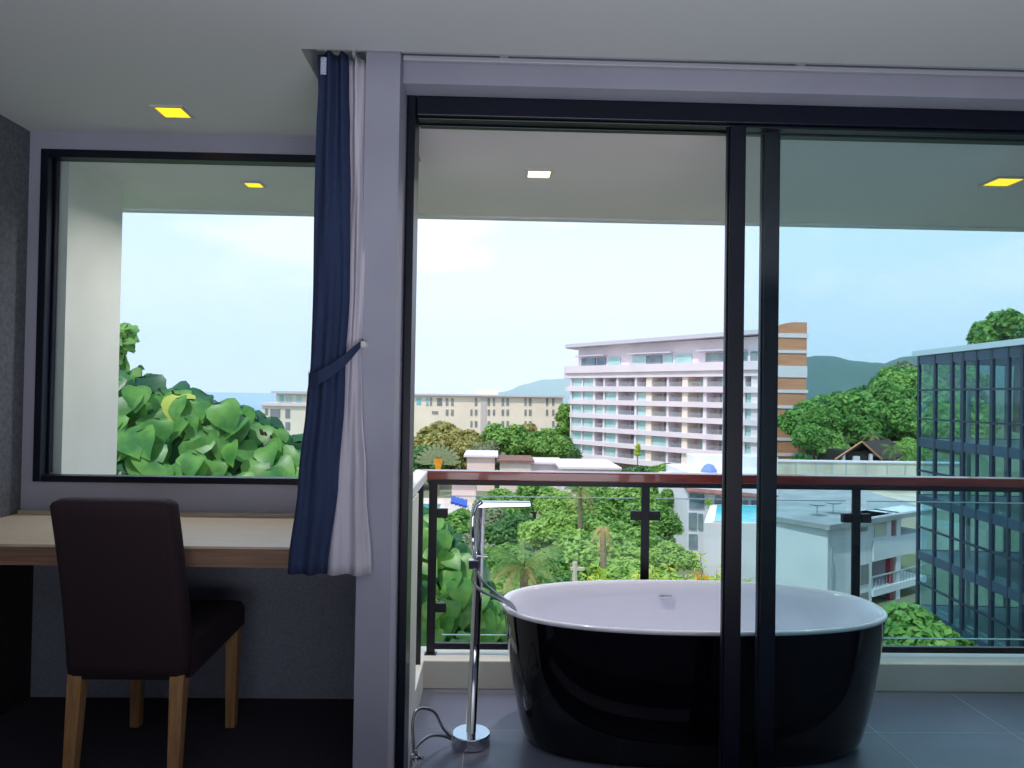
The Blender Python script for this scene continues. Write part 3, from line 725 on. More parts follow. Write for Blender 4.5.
# ------------------------------------------------------------------ low pavilions and the pool garden
def lowbox(name, label, cat, x0, x1, y0, y1, D, dep, mm, roofm=None, over=.5):
    t = thing(name, label, cat, (P((x0+x1)/2, y1, D).x, D, ZG))
    X0, X1 = PX(x0, y0, D), PX(x1, y0, D); z1 = PZ((x0+x1)/2, y0+3, D)
    sub(t, 'wall', bx(X0, X1, D, D+dep, ZG-.5, z1), mm)
    sub(t, 'roof', bx(X0-over, X1+over, D-over, D+dep+over, z1, z1+.3), roofm or 'hotel_white')
    return t
lowbox('garden_pavilion', 'low white flat-roofed pavilion above the handrail left end', 'building', 467, 495, 454, 470, 118, 10, 'pink_wall')
lowbox('garden_pavilion', 'low pavilion with a brown roof beyond the handrail', 'building', 500, 531, 459, 470, 116, 9, 'paving', 'roof_brown')
lowbox('garden_pavilion', 'low white long pavilion below the hotel left corner', 'building', 530, 561, 461, 470, 120, 9, 'hotel_white')
lowbox('garden_pavilion', 'small pink hut with a flat roof beside the pool', 'building', 452, 476, 480, 492, 102, 7, 'pink_wall', 'paving')
lowbox('garden_pavilion', 'white terrace wall with planted edge at the hotel foot', 'building', 562, 618, 466, 478, 112, 14, 'hotel_white')
pl_ = [P(424, 497, 96), P(478, 500, 96)]
t = thing('swimming_pool', 'distant teal swimming pool left of the faucet, behind glass', 'pool', (PX(436, 500, 97), 97, ZG+.2))
sub(t, 'coping', bx(PX(418, 500, 98)-1, PX(474, 500, 98), 92, 106, ZG+.1, ZG+.5), 'paving')
sub(t, 'water', bx(PX(418, 500, 98), PX(440, 500, 98), 94, 100, ZG+.5, ZG+.56), 'pool_blue')
for i, (x, D) in enumerate(((453, 101), (457, 100), (461, 99), (465, 98))):
    q = P(x, 495, D)
    t = thing('sun_lounger', ('leftmost', 'second', 'third', 'rightmost')[i]+' of the four blue sun loungers on the distant pool terrace', 'sun lounger', (q.x, D, ZG+.5), 'blue loungers by the distant pool')
    sub(t, 'seat', bx(q.x-.3, q.x+.3, D-.8, D+.5, ZG+.75, ZG+.85).box(q.x-.25, q.x+.25, D-.7, D+.4, ZG+.5, ZG+.75), 'lounger_blue')
    m = MB(); m.hull8([(q.x-.3, D+.5, ZG+.75), (q.x+.3, D+.5, ZG+.75), (q.x+.3, D+.6, ZG+.75), (q.x-.3, D+.6, ZG+.75)], [(q.x-.3, D+.9, ZG+1.35), (q.x+.3, D+.9, ZG+1.35), (q.x+.3, D+1.0, ZG+1.35), (q.x-.3, D+1.0, ZG+1.35)])
    sub(t, 'backrest', m, 'lounger_blue')

# ------------------------------------------------------------------ villa with the rooftop pool
D1 = 66
vl = block('villa', 'white villa with arched windows beside the rooftop pool', D1, 688, 778, 486, 620, 12, 'render_white',
   [(689, 704, 493, 508, 'hotel_dark_glass'), (688.6, 696.5, 512.5, 529, 'hotel_dark_glass'), (698, 702.5, 513.5, 529, 'hotel_dark_glass'), (688.6, 697, 534, 548, 'hotel_dark_glass'), (714.5, 721.5, 498.5, 508, 'dull_window'), (743, 747.5, 501, 506, 'dull_window'), (751, 757.5, 499.5, 506, 'dull_window')],
   roof=False)
for (xc, yc, hw_) in ((718, 498.6, 3.5), (745.3, 501, 2.3)):
    q = P(xc, yc, D1); r_ = hw_*D1/F; m = MB(); ring = [(q.x+r_*math.cos(R(a)), q.z+r_*math.sin(R(a))) for a in range(0, 181, 20)]
    n_ = len(ring); m.add([(a, D1-.12, b) for a, b in ring]+[(a, D1+.1, b) for a, b in ring], [tuple(range(n_)), tuple(range(n_, 2*n_))[::-1]]+[(i, (i+1) % n_, n_+(i+1) % n_, n_+i)[::-1] for i in range(n_)])
    sub(vl, 'arch_head', m, 'dull_window')
q0 = P(688, 486, D1); q1 = P(778, 486, D1)
m = MB(); m.add([(q0.x-.2, D1-.6, q0.z-.35), (q1.x, D1-.6, q0.z-.95), (q1.x, D1+3, q0.z+.35), (q0.x-.2, D1+3, q0.z+.75), (q0.x-.2, D1-.6, q0.z-.5), (q1.x, D1-.6, q0.z-1.1), (q1.x, D1+3, q0.z+.1), (q0.x-.2, D1+3, q0.z+.5)],
    [(0, 1, 2, 3), (7, 6, 5, 4), (4, 5, 1, 0), (5, 6, 2, 1), (6, 7, 3, 2), (7, 4, 0, 3)])
sub(vl, 'tiled_roof', m, 'roof_brown')
q = P(699, 468, 72); 
sub(vl, 'terrace_wall', bx(PX(688, 472, 70), PX(778, 472, 70), 70, 79, PZ(700, 500, 70), PZ(700, 473, 70)).box(PX(694, 456, 76), PX(778, 456, 76), 76, 79, PZ(700, 473, 76), PZ(710, 456, 76)), 'render_white')
for x in (688.5, 694, 700, 712, 720):
    pass
t = thing('parasol', 'faded blue parasol on the villa terrace above the handrail', 'parasol', tuple(P(709, 476, 71)))
q = P(709, 463.5, 71); m = MB()
hexp = lambda r, z: [(q.x+r*math.cos(R(a)), 71+r*math.sin(R(a)), z) for a in range(0, 360, 45)]
m.loft([hexp(.82, q.z-.85), hexp(.78, q.z-.6), hexp(.42, q.z-.15), hexp(.03, q.z)], 0, True, True)
sub(t, 'canopy', m, 'umbrella_blue'); sub(t, 'pole', MB().tube([(q.x, 71, q.z-1.6), (q.x, 71, q.z)], .03, 8), 'pipe_grey')
# potted shrub on the terrace edge
t = thing('potted_shrub', 'potted shrub at the villa between the window and the arch', 'potted plant', tuple(P(708.5, 509, 65)))
q = P(708.5, 509, 65); sub(t, 'pot', MB().lathe([(.16, 0), (.26, .35), (.28, .38), (.05, .38)], (q.x, 65, q.z), 14), 'render_stain')
m = MB(); rnd = random.Random(5)
for k in range(400):
    d = Vector((rnd.gauss(0, 1), rnd.gauss(0, 1), rnd.gauss(0, 1))).normalized()*(.36*rnd.random()**.3); c = Vector((q.x, 65, q.z+.62))+d
    a = Vector((rnd.gauss(0, 1), rnd.gauss(0, 1), rnd.gauss(0, 1))).normalized()*.06; b = a.cross(Vector((rnd.random(), 1, rnd.random()))).normalized()*.05
    m.add([c-a, c+b, c+a, c-b], [(0, 1, 2, 3)])
sub(t, 'foliage', m, 'leaf_light')
# near block carrying the pool
pz = -8.05
rp = thing('rooftop_pool', 'turquoise rooftop pool on a tall blank pale block', 'pool', (P(735, 560, 56).x, 58, ZG))
A1 = onz(714.5, 522, pz); A2 = onz(776, 524, pz); B1 = onz(719.5, 506.5, pz); B2 = onz(776, 506, pz)
ext = lambda p, q, e: p+(p-q).normalized()*e
sub(rp, 'wall', MB().prism([(A1.x-.9, A1.y-.35), (A2.x+.3, A1.y-.35), (B2.x, B2.y+.3), (B1.x-.5, B2.y+.3)], ZG-1, pz-.02), 'render_white')
sub(rp, 'coping', MB().prism([(A1.x-.35, A1.y-.3), (A2.x+.3, A1.y-.3), (B2.x, B2.y+.25), (B1.x-.3, B2.y+.25)], pz-.02, pz+.02), 'hotel_white')
sub(rp, 'water', MB().prism([(A1.x, A1.y), (A2.x, A1.y), (B2.x, B2.y), (B1.x, B2.y)], pz+.02, pz+.03), 'pool_water')
sub(rp, 'corner_tile', bx(A1.x-.1, A1.x+.5, A1.y-.28, A1.y-.02, pz+.02, pz+.06), 'terracotta')

# ------------------------------------------------------------------ flat-roofed white block in the right middle
rz_ = -7.4
c1 = onz(775, 516, rz_); c2 = onz(828, 524, rz_); c3 = onz(925, 508.5, rz_)
gb = thing('flat_roof_house', 'white flat-roofed house with recessed balconies left of the glass building', 'building', (c2.x, c2.y, ZG))
c4 = Vector((c3.x+1, c3.y+14, rz_)); c5 = Vector((c1.x*(c1.y+16)/c1.y+.3, c1.y+16, rz_))
v12 = (c1-c2).normalized(); c1e = c1+v12*.2
gf = Fac((c2.x, c2.y), (c3.x, c3.y))
ins = gf.n
sub(gb, 'wall', MB().prism([(c1e.x, c1e.y), (c2.x, c2.y), gf.p(.02, .0), gf.p(.02, 2.0), (gf.p(gf.L, 2.0)), (c4.x, c4.y), (c5.x, c5.y)], ZG-2, rz_-.35), 'render_white')
over = lambda c, ox, oy: (c.x+ox, c.y+oy)
sub(gb, 'roof', MB().prism([over(c1e, -.1, -.3), over(c2, -.1, -.5), over(c3, .3, -.5), (c4.x, c4.y), (c5.x, c5.y)], rz_-.35, rz_), 'flat_roof')
sub(gb, 'downpipe', MB().tube([(c2.x-.3, c2.y-.5, rz_-.3), (c2.x+.15, c2.y-.25, rz_-1.6), (c2.x+.15, c2.y-.2, ZG-1)], .07, 8), 'pipe_grey')
def gzz(x, y):   # height on the house's right facade at a pixel
    u = gf.u(x, y); D = gf.D(u); return PZ(x, y, D)
def gfb(m, x0, x1, y0, y1, d0, d1, mi=0):
    u0, u1 = gf.u(x0), gf.u(x1); xm = (x0+x1)/2; return gf.box(m, u0, u1, gzz(xm, y1), gzz(xm, y0), d0, d1, mi)
ZT = rz_-.35
u1_ = gf.u(872, 560)
m = MB(); gf.box(m, .0, u1_, ZG-2, ZT, 0, 2.0); sub(gb, 'front_wall', m, 'render_white')
levels = [(rz_-.35, rz_-.6), (-10.3, -11.0), (-12.95, -13.5), (-15.0, -16)]
LV = [gzz(895, y) for y in (513, 536, 556, 583, 590, 612)]
for (za, zb) in ((ZT, LV[0]), (LV[1], LV[2]), (LV[3], LV[4]), (LV[5], LV[5]-3)):
    m = MB(); gf.box(m, u1_, gf.L, zb, za, -.15, 2.0); sub(gb, 'balcony_slab', m, 'render_white')
for i, (za, zb) in enumerate(((LV[0], LV[1]), (LV[2], LV[3]), (LV[4], LV[5]))):
    m = MB(); gf.box(m, gf.u(897), gf.u(901), zb, za, -.05, 2.0); sub(gb, 'pier', m, 'render_white')
    m = MB(); gf.box(m, gf.u(893), gf.u(895.5), zb, za, .1, .5); o = sub(gb, 'shutter', m, 'red_paint'); o['label'] = 'narrow red shutter'
    if i: 
        m = MB(); gf.box(m, u1_, gf.L, zb+.85, zb+.95, -.1, 0)
        for k in range(16): uu = u1_+(gf.L-u1_)*k/16; gf.box(m, uu, uu+.03, zb, zb+.85, -.07, -.03)
        sub(gb, 'balcony_railing', m, 'pipe_grey')
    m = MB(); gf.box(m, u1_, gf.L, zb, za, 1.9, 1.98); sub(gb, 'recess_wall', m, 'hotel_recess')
m = MB(); gf.box(m, u1_, gf.u(892), LV[1], LV[0], -.02, 1.9); sub(gb, 'front_wall', m, 'render_white')
for x0, x1, y0, y1, mm in ((862.3, 868, 527, 531, 'dull_window'), (862, 869.5, 564, 584, 'dull_window'), (862, 869.5, 592, 602, 'dull_window'), (875, 887, 523, 536, 'render_stain')):
    m = MB(); gfb(m, x0, x1, y0, y1, -.06, .05); sub(gb, 'window', m, mm)
# dishes on its roof
for k, (x, y, s_) in enumerate(((817, 508, 1.0), (833, 506, 1.1))):
    q = onz(x, y+8, rz_); t = thing('roof_dish', ('left' if k == 0 else 'right')+' of the two grey roof dishes on the white flat-roofed house', 'satellite dish', tuple(q))
    sub(t, 'mast', MB().tube([(q.x, q.y, rz_), (q.x, q.y, rz_+.75)], .035, 8), 'pipe_grey')
    m = MB(); m.lathe([(.02, 0), (.5*s_, .10), (.62*s_, .2), (.58*s_, .2), (.45*s_, .12)], (q.x, q.y, rz_+.72), 16); sub(t, 'dish', m, 'flat_roof', smooth=True)

# retaining wall with a lane
rw = thing('boundary_wall', 'long pale stained boundary wall with joints below the brown-roofed house', 'wall', (PX(850, 480, 88), 88, ZG))
Y0 = 88
sub(rw, 'wall', bx(PX(742, 470, Y0), PX(965, 470, Y0), Y0, Y0+1.0, ZG-1, PZ(845, 462.5, Y0)), 'render_stain')
sub(rw, 'coping', bx(PX(742, 470, Y0), PX(965, 470, Y0), Y0-.15, Y0+1.1, PZ(845, 462.5, Y0), PZ(845, 461, Y0)), 'hotel_white')
for x in (795.5, 816, 832, 846, 866, 887, 905):
    q = P(x, 470, Y0); sub(rw, 'joint', bx(q.x-.06, q.x+.06, Y0-.1, Y0, PZ(x, 474, Y0), PZ(x, 461+random.random()*4, Y0)), 'pipe_grey')
t = thing('service_lane', 'pale lane with a low white railing behind the flat roofed house', 'lane', (PX(850, 490, 78), 78, -9.6))
sub(t, 'paving', bx(PX(742, 490, 80), PX(965, 490, 80), 74, 87.9, -14.5, -9.6), 'render_stain')
for k in range(22):
    x = 777+k*5.0; q = onz(x, 506, -9.6); break
m = MB(); xx0 = PX(775, 505, 74.2); xx1 = PX(905, 505, 74.2)
m.box(xx0, xx1, 74.1, 74.2, -8.75, -8.65); m.box(xx0, xx1, 74.1, 74.2, -9.1, -9.04)
for k in range(28): x = xx0+(xx1-xx0)*k/27; m.box(x, x+.1, 74.1, 74.2, -9.6, -8.65)
sub(t, 'railing', m, 'hotel_white')

# brown-roofed wooden house
D2 = 100
hs = thing('wooden_house', 'dark wooden house with a brown gabled roof in front of the trees', 'house', (PX(858, 460, D2), D2, PZ(858, 462, D2)))
L_ = P(843, 462, D2); Rr = P(876, 462, D2); pk = P(861.5, 441.5, D2); ev = PZ(860, 456, D2)
sub(hs, 'wall', bx(L_.x+.4, Rr.x-.6, D2+.6, D2+9, L_.z-6, ev+.6), 'timber_dark')
# gable ends roof: two slopes, ridge running away from the camera to the right-back
def slope(a, b, dx, dy, th=.22):
    # a eave point, b ridge point (x,z) front; extrude by (dx, dy)
    v = [(a[0], D2, a[1]), (b[0], D2, b[1]), (b[0]+dx, D2+dy, b[1]), (a[0]+dx, D2+dy, a[1])]
    m = MB(); m.add([(x, y, z-th) for x, y, z in v]+v, [(0, 1, 2, 3), (7, 6, 5, 4), (0, 4, 5, 1), (1, 5, 6, 2), (2, 6, 7, 3), (3, 7, 4, 0)]); return m
sub(hs, 'roof', slope((P(835, 459.5, D2).x, PZ(835, 459.5, D2)), (pk.x, pk.z), 8.2, 8), 'roof_thatch')
sub(hs, 'roof', slope((P(882, 459.5, D2).x, PZ(882, 459.5, D2)), (pk.x, pk.z), 8.2, 8), 'roof_thatch')
for sx, ex in ((835, 1), (882, -1)):
    a = P(sx, 459.5, D2-.1); m = MB(); m.tube([a, (pk.x, D2-.1, pk.z)], .12, 6); sub(hs, 'bargeboard', m, 'fascia_orange')
for x in (843.5, 871): q = P(x, 458, D2+.2); sub(hs, 'post', bx(q.x-.2, q.x+.2, D2+.1, D2+.5, L_.z-3, PZ(x, 454, D2)), 'hotel_white')
q = P(856, 459, D2+.4); sub(hs, 'air_conditioner', bx(q.x-.45, q.x+.45, D2+.2, D2+.6, q.z-.3, q.z+.4), 'hotel_white')

# ------------------------------------------------------------------ dark glass building at the right
XG = P(918, 400, 44).x; 
GA = 0.069
def dg(x, y=400):
    r = ray(x, y); sx, sy = -math.sin(GA), -math.cos(GA)   # walk from the far corner towards the camera
    s_ = (XG*r.y-44*r.x)/(sy*r.x-sx*r.y); return 44-s_
def zg(y, D=44): return CAMZ+(401.8-y)*D/740
gt = thing('glass_building', 'dark framed glass office building at the right edge', 'building', (XG, 44, ZG-6))
gt.rotation_euler.z = -GA
YN, YFa = 24.0, 44.0; XB = XG+13
zr0, zr1 = zg(355.5), zg(350.5)
sub(gt, 'roof', bx(XG-.3, XB+.4, YN-.4, YFa+.16, zr0, zr1), 'tower_roof')
fl = [zg(437.5), zg(494.5), zg(550.5), zg(605.5), zg(661), zg(717), zg(773)]
mul = [(919, .22), (935.5, .22), (952.5, .22), (963.5, .24), (977.5, .1), (992.5, .24), (1009.5, .1), (1023, .2)]
ys = [dg(x) for x, _ in mul]
ys[0] = YFa-.15
yy = ys[-1]
while yy > YN+2: yy -= 1.7; ys.append(yy); mul.append((0, .12 if len(ys) % 2 else .22))
ys.append(YN); 
ZB0 = ZG-8
for y, (x, w_) in zip(ys, mul):
    sub(gt, 'mullion', bx(XG-.08, XG+.07, y-w_/2, y+w_/2, ZB0, zr0), 'tower_frame')
# far face mullions (seen through)
for k in range(1, 6):
    x = XG+13*k/5; sub(gt, 'mullion', bx(x-.07, x+.07, YFa-.2, YFa+.12, ZB0, zr0), 'tower_frame')
sub(gt, 'spandrel', bx(XG-.06, XG+.12, YN, YFa, zg(364), zr0).box(XG, XB, YFa-.1, YFa+.06, zg(364), zr0), 'tower_spandrel')
for i, z in enumerate(fl):
    sub(gt, 'spandrel', bx(XG-.06, XG+.12, YN, YFa, z-.52, z).box(XG, XB, YFa-.12, YFa+.06, z-.52, z), 'tower_spandrel')
    sub(gt, 'floor_plate', bx(XG+.12, XB, YN, YFa-.12, z-.3, z-.05), 'tower_floor')
    hi = zr0 if i == 0 else fl[i-1]-.52
    for k, fr_ in enumerate((.5,) if i else (.42, .77)):
        zz = z+(hi-z)*(1-fr_)
        sub(gt, 'transom', bx(XG-.08, XG+.1, YN, YFa, zz-.05, zz+.05), 'tower_frame')
    # panes
    for a, b in zip(ys, ys[1:]):
        if a-b > .3 and i < 5: sub(gt, 'window_pane', bx(XG-.01, XG+.01, b+.1, a-.1, z, hi if i else zg(364)), 'tower_glass')
    if i < 5: sub(gt, 'window_pane', bx(XG+.3, XB-.1, YFa-.02, YFa, z, hi if i else zg(364)), 'tower_glass')
sub(gt, 'core', bx(XG+3.6, XB, YN+.5, 36.8, ZB0, zr0-.4).box(XB-.2, XB, YN, YFa, ZB0, zr0), 'tower_core')
for i, z in enumerate(fl[:5]):
    for k in range(3):
        y = 35.8-k*1.3; sub(gt, 'inner_window', bx(XG+3.5, XG+3.62, y-.35, y+.35, z+.9, z+2.2), 'hotel_glass')
    for k in range(2):
        m = MB(); y = 41.5-k*2.3; m.tube([(XG+1.6, y, z), (XG+1.6, y, z+2.8)], .12, 8); sub(gt, 'pillar', m, 'tower_floor')

# ------------------------------------------------------------------ VEGETATION
def leafcloud(m, blobs, n, size, rnd, flat=.5):
    n = int(n*.62); size *= 1.55
    tot = sum(b[3]**2 for b in blobs)
    for (cx, cy, cz, r) in blobs:
        k = int(n*r*r/tot)
        for _ in range(k):
            d = Vector((rnd.gauss(0, 1), rnd.gauss(0, 1), rnd.gauss(0, 1))).normalized()
            if d.z < -.55: d.z *= -1
            rr = r*(.84+.34*rnd.random()); c = Vector((cx, cy, cz))+Vector((d.x*rr, d.y*rr, d.z*rr*.85))
            nrm = (d*.8+Vector((0, 0, flat))+Vector((rnd.gauss(0, .6), rnd.gauss(0, .6), rnd.gauss(0, .6)))).normalized()
            a = nrm.cross(Vector((rnd.gauss(0, 1), rnd.gauss(0, 1), rnd.gauss(0, 1)))).normalized(); b = nrm.cross(a)
            s = size*(.6+.8*rnd.random()); 
            m.add([c-a*s, c+b*s*.55-a*.1*s, c+a*s, c-b*s*.55-a*.1*s], [(0, 1, 2, 3)])
def core(m, blobs, k=.80):
    for (cx, cy, cz, r) in blobs:
        rings = []
        for i in range(1, 7):
            th = math.pi*i/7; rings.append([(cx+k*r*math.sin(th)*math.cos(2*math.pi*j/8), cy+k*r*math.sin(th)*math.sin(2*math.pi*j/8), cz-k*.85*r*math.cos(th)) for j in range(8)])
        m.loft(rings, 0, True, True)
def tree_proto(kind, seed):
    rnd = random.Random(seed); blobs = []
    if kind == 'round':
        blobs = [(0, 0, 0, .62)]
        for _ in range(24):
            d = Vector((rnd.gauss(0, 1), rnd.gauss(0, 1), rnd.gauss(0, .8))).normalized(); rr = .50+.22*rnd.random()
            blobs.append((d.x*rr, d.y*rr, (d.z if rnd.random() < .35 else abs(d.z))*rr*.95-.12, .20+.18*rnd.random()))
    elif kind == 'spread':
        blobs = [(0, 0, -.1, .45)]
        for _ in range(26):
            a = rnd.random()*6.28; rr = rnd.random()**.6*.85; blobs.append((rr*math.cos(a), rr*math.sin(a), .32-.42*rr*rr+rnd.gauss(0, .09), .20+.12*rnd.random()))
    else:
        blobs = []
        for _ in range(24):
            t = rnd.random(); a = rnd.random()*6.28; rr = .42*(1-t*.7)*rnd.random()**.4
            blobs.append((rr*math.cos(a), rr*math.sin(a), -.7+t*1.6, .20+.12*rnd.random()*(1.2-t)))
    m = MB(); leafcloud(m, blobs, {'round': 15000, 'spread': 14000}.get(kind, 9000), .042, rnd); core(m, blobs, .78)
    t = MB(); t.tube([(0, 0, -3.2), (.03, .02, -1.4), (0, 0, -.3), (.02, 0, .1)], [.10, .07, .055, .03], 8)
    for _ in range(5):
        b = rnd.choice(blobs); t.tube([(0, 0, -.5), (b[0]*.5, b[1]*.5, -.2+b[2]*.3), (b[0]*.9, b[1]*.9, b[2]*.8)], [.04, .028, .012], 6)
    return m, t
protos = {}
def get_proto(kind, leafm, seed):
    key = (kind, leafm, seed)
    if key not in protos:
        mk = (kind, seed)
        if mk not in protos: protos[mk] = tree_proto(kind, seed)
        m, t = protos[mk]
        me = bpy.data.meshes.new('foliage'); me.from_pydata(m.v, [], m.f); me.materials.append(MATS[leafm]); me.update()
        mt = bpy.data.meshes.new('trunk'); mt.from_pydata(t.v, [], t.f); mt.materials.append(MATS['bark']); mt.update()
        protos[key] = (me, mt)
    return protos[key]
def tree(x, yt, D, rpx, leafm, label, group=None, kind='round', seed=1, name='tree', zs=1.0):
    rpx *= 1.28
    me, mt = get_proto(kind, leafm, seed)
    s = rpx*D/F; top = P(x, yt, D); hgt = {'round': .95, 'spread': .62, 'tall': 1.15}[kind]*s*zs
    base = max(gz(top.x, D)-.2, top.z-hgt-3.2*s*zs)
    base = top.z-hgt-3.0*s*zs
    t = thing(name, label, 'tree', (top.x, D, base), group)
    t.scale = (s, s, s*zs); t.rotation_euler = (0, 0, random.random()*6.28)
    for nm, mesh in (('foliage', me), ('trunk', mt)):
        o = bpy.data.objects.new(nm, mesh); C.objects.link(o); o.parent = t; o.location = (0, 0, 3.0)
    return t
G1 = 'tree crowns in the garden below the balcony'
L1 = 'leafy green tree crown in the garden seen through the glass railing'
gard = [ # x, ytop, D, rpx, leaf, kind, seed
 (500, 483, 72, 26, 'leaf_mid', 'round', 1), (535, 476, 84, 24, 'leaf_mid', 'round', 2), (562, 486, 66, 22, 'leaf_light', 'round', 1), (612, 482, 70, 28, 'leaf_mid', 'round', 3),
 (650, 474, 80, 30, 'leaf_mid', 'round', 2), (666, 459, 96, 20, 'leaf_mid', 'round', 1), (640, 466, 100, 24, 'leaf_dark', 'spread', 4), (650, 500, 58, 26, 'leaf_mid', 'round', 3),
 (486, 503, 60, 28, 'leaf_grey', 'round', 2), (450, 512, 58, 30, 'leaf_mid', 'spread', 4), (520, 506, 56, 30, 'leaf_dark', 'round', 1), (562, 512, 50, 34, 'leaf_light', 'spread', 4),
 (602, 508, 52, 30, 'leaf_mid', 'round', 2), (640, 520, 46, 34, 'leaf_mid', 'round', 1), (664, 545, 40, 25, 'leaf_light', 'spread', 4), (470, 532, 42, 32, 'leaf_grey', 'round', 3),
 (508, 536, 40, 36, 'leaf_mid', 'round', 1), (600, 535, 38, 44, 'leaf_light', 'spread', 4), (545, 545, 36, 34, 'leaf_mid', 'round', 2), (645, 556, 30, 40, 'leaf_light', 'round', 3),
 (460, 562, 28, 44, 'leaf_light', 'round', 1), (575, 572, 26, 50, 'leaf_dark', 'round', 2), (704, 570, 28, 26, 'leaf_light', 'round', 2), (506, 580, 24, 44, 'leaf_mid', 'round', 3),
 (670, 486, 72, 13, 'leaf_mid', 'round', 2), (584, 470, 104, 16, 'leaf_light', 'round', 3), (440, 540, 34, 24, 'leaf_mid', 'round', 2), (905, 590, 33, 60, 'leaf_mid', 'round', 1), (890, 632, 26, 44, 'leaf_dark', 'round', 2), (960, 640, 20, 70, 'leaf_mid', 'round', 3),
 (585, 590, 20, 70, 'leaf_dark', 'round', 3), (660, 590, 22, 60, 'leaf_mid', 'round', 1), (470, 600, 17, 70, 'leaf_mid', 'round', 2)]
for x, y, D, r, lm, kd, sd_ in gard:
    if x > 850: tree(x, y, D, r, lm, {905: 'green tree below the balconies of the white flat-roofed house', 890: 'dark tree just right of the bathtub, above the low balcony wall', 960: 'near green tree at the foot of the glass building'}[x], 'trees at the foot of the glass building', kd, sd_)
    else:
        cw = {'leaf_dark': 'dark green', 'leaf_mid': 'green', 'leaf_light': 'light green', 'leaf_grey': 'grey-green'}[lm]
        vp = 'just under the handrail' if y < 500 else ('in mid railing' if y < 540 else 'low above the bathtub rim')
        hp = 'behind the faucet' if x < 495 else ('between faucet and coconut palm' if x < 530 else ('left of the dry palm' if x < 590 else ('left of the middle post' if x < 640 else 'right of the middle post')))
        tree(x, y, D, r, lm, cw+' '+('spreading ' if kd == 'spread' else '')+'tree crown '+vp+', '+hp, G1, kd, sd_, zs=.85)
tree(638, 443, 119, 5, 'leaf_yellow', 'small bright yellow-green tree in front of the hotel ground floor', None, 'tall', 5)
for a_ in ((441, 413, 140, 34, 'leaf_olive', 'big olive and ochre tree in front of the cream block at left', 'round', 1),
 (469, 425, 137, 22, 'leaf_olive', 'small olive tree right of the big ochre tree', 'round', 2),
 (486, 437, 132, 17, 'leaf_grey', 'small rounded grey-green tree before the middle of the cream block', 'round', 2),
 (509, 419, 138, 25, 'leaf_mid', 'broad green tree before the cream block, left of the hotel', 'round', 3),
 (528, 420, 142, 20, 'leaf_olive', 'slender pointed tree between two round ones before the cream block', 'tall', 5),
 (549, 423, 134, 20, 'leaf_mid', 'bright round tree next to the lower left corner of the hotel', 'round', 1),
 (566, 400, 168, 20, 'leaf_mid', 'narrow tall tree touching the left end of the hotel', 'tall', 5),
 (560, 432, 150, 18, 'leaf_dark', 'dark tree in the shade at the left foot of the hotel', 'round', 2),
 (421, 440, 120, 24, 'leaf_dark', 'dark tree beside the traveller palm', 'round', 3)):
    tree(*a_[:6], None, *a_[6:])
G2 = 'trees on the wooded slope'
L2 = 'dense green tree on the wooded slope behind the boundary wall'
rs = random.Random(50); slopeT = []
D = 205.0
while D > 104:
    X = D*.405+rs.random()*5
    while X < D*.80:
        xx, yy_ = X+rs.uniform(-2, 2), D+rs.uniform(-3, 3)
        hh = rs.uniform(7.5, 11.0); slopeT.append((xx, yy_, gz(xx, yy_)+hh, rs.uniform(5.2, 7.4), ('leaf_dark', 'leaf_mid', 'leaf_mid', 'leaf_grey', 'leaf_light')[rs.choice((0, 0, 1, 1, 2, 2, 3, 4))], 1+rs.randrange(3)))
        X += 6.6
    D -= 9.5
CW = {'leaf_dark': 'dark green', 'leaf_mid': 'green', 'leaf_light': 'light green', 'leaf_grey': 'grey-green', 'leaf_olive': 'olive'}
def tpx(x, y, z):   # photo column of a world point, only used to word the label
    v = CROT.transposed() @ Vector((x, y, z-CAMZ)); return W/2-F*v.x/v.z
hx0, hx1 = PX(828, 460, D2), PX(890, 460, D2)
for X, Y, zt, rr, lm, sd_ in slopeT:
    if hx0-7 < X < hx1+9 and Y < D2+13: continue
    if tpx(X, Y, zt) > 965: continue
    px__ = tpx(X, Y, zt)
    side = 'next to the striped tower' if px__ < 828 else ('above the brown-roofed house' if px__ < 880 else ('left of the glass building' if px__ < 922 else 'seen through the glass building'))
    dist = 'on the skyline' if Y > 185 else ('high up the slope' if Y > 155 else ('halfway up the slope' if Y > 125 else 'at the foot of the slope'))
    v = CROT.transposed() @ Vector((X, Y, zt-CAMZ)); yp = H/2+F*v.y/v.z
    tree(px__, yp, Y, rr*F/Y/1.28, lm, CW[lm]+' tree '+dist+', '+side, G2, 'round', sd_)
for x, y, D, r, lm, lb in ((889, 438, 112, 14, 'leaf_mid', 'round green tree right behind the brown roof, below the big trees'), (908, 434, 108, 16, 'leaf_light', 'light green tree touching the left edge of the glass building'), (874, 446, 113, 8, 'leaf_dark', 'small dark tree just behind the ridge of the brown roof'), (915, 450, 100, 12, 'leaf_mid', 'low green tree above the right end of the boundary wall')):
    tree(x, y, D, r, lm, lb, None, 'round', 2)
for x, y, D, r, lm, sd_ in ((820, 400, 112, 16, 'leaf_mid', 1), (814, 420, 109, 18, 'leaf_mid', 3), (832, 430, 108, 15, 'leaf_light', 2), (802, 450, 105, 9, 'leaf_dark', 2)):
    tree(x, y, D, r, lm, {400: 'tall green tree beside the striped tower, nearest its top', 420: 'broad bright green tree beside the striped tower', 430: 'light green tree left of the brown-roofed house', 450: 'small dark tree at the foot of the striped tower'}[y], None, 'round', sd_)
tree(1018, 312, 130, 32, 'leaf_mid', 'tall spreading tree rising above the roof of the glass building', None, 'spread', 4)
tree(1046, 306, 125, 30, 'leaf_dark', 'darker tree above the glass building roof, cut by the right edge', None, 'round', 2)
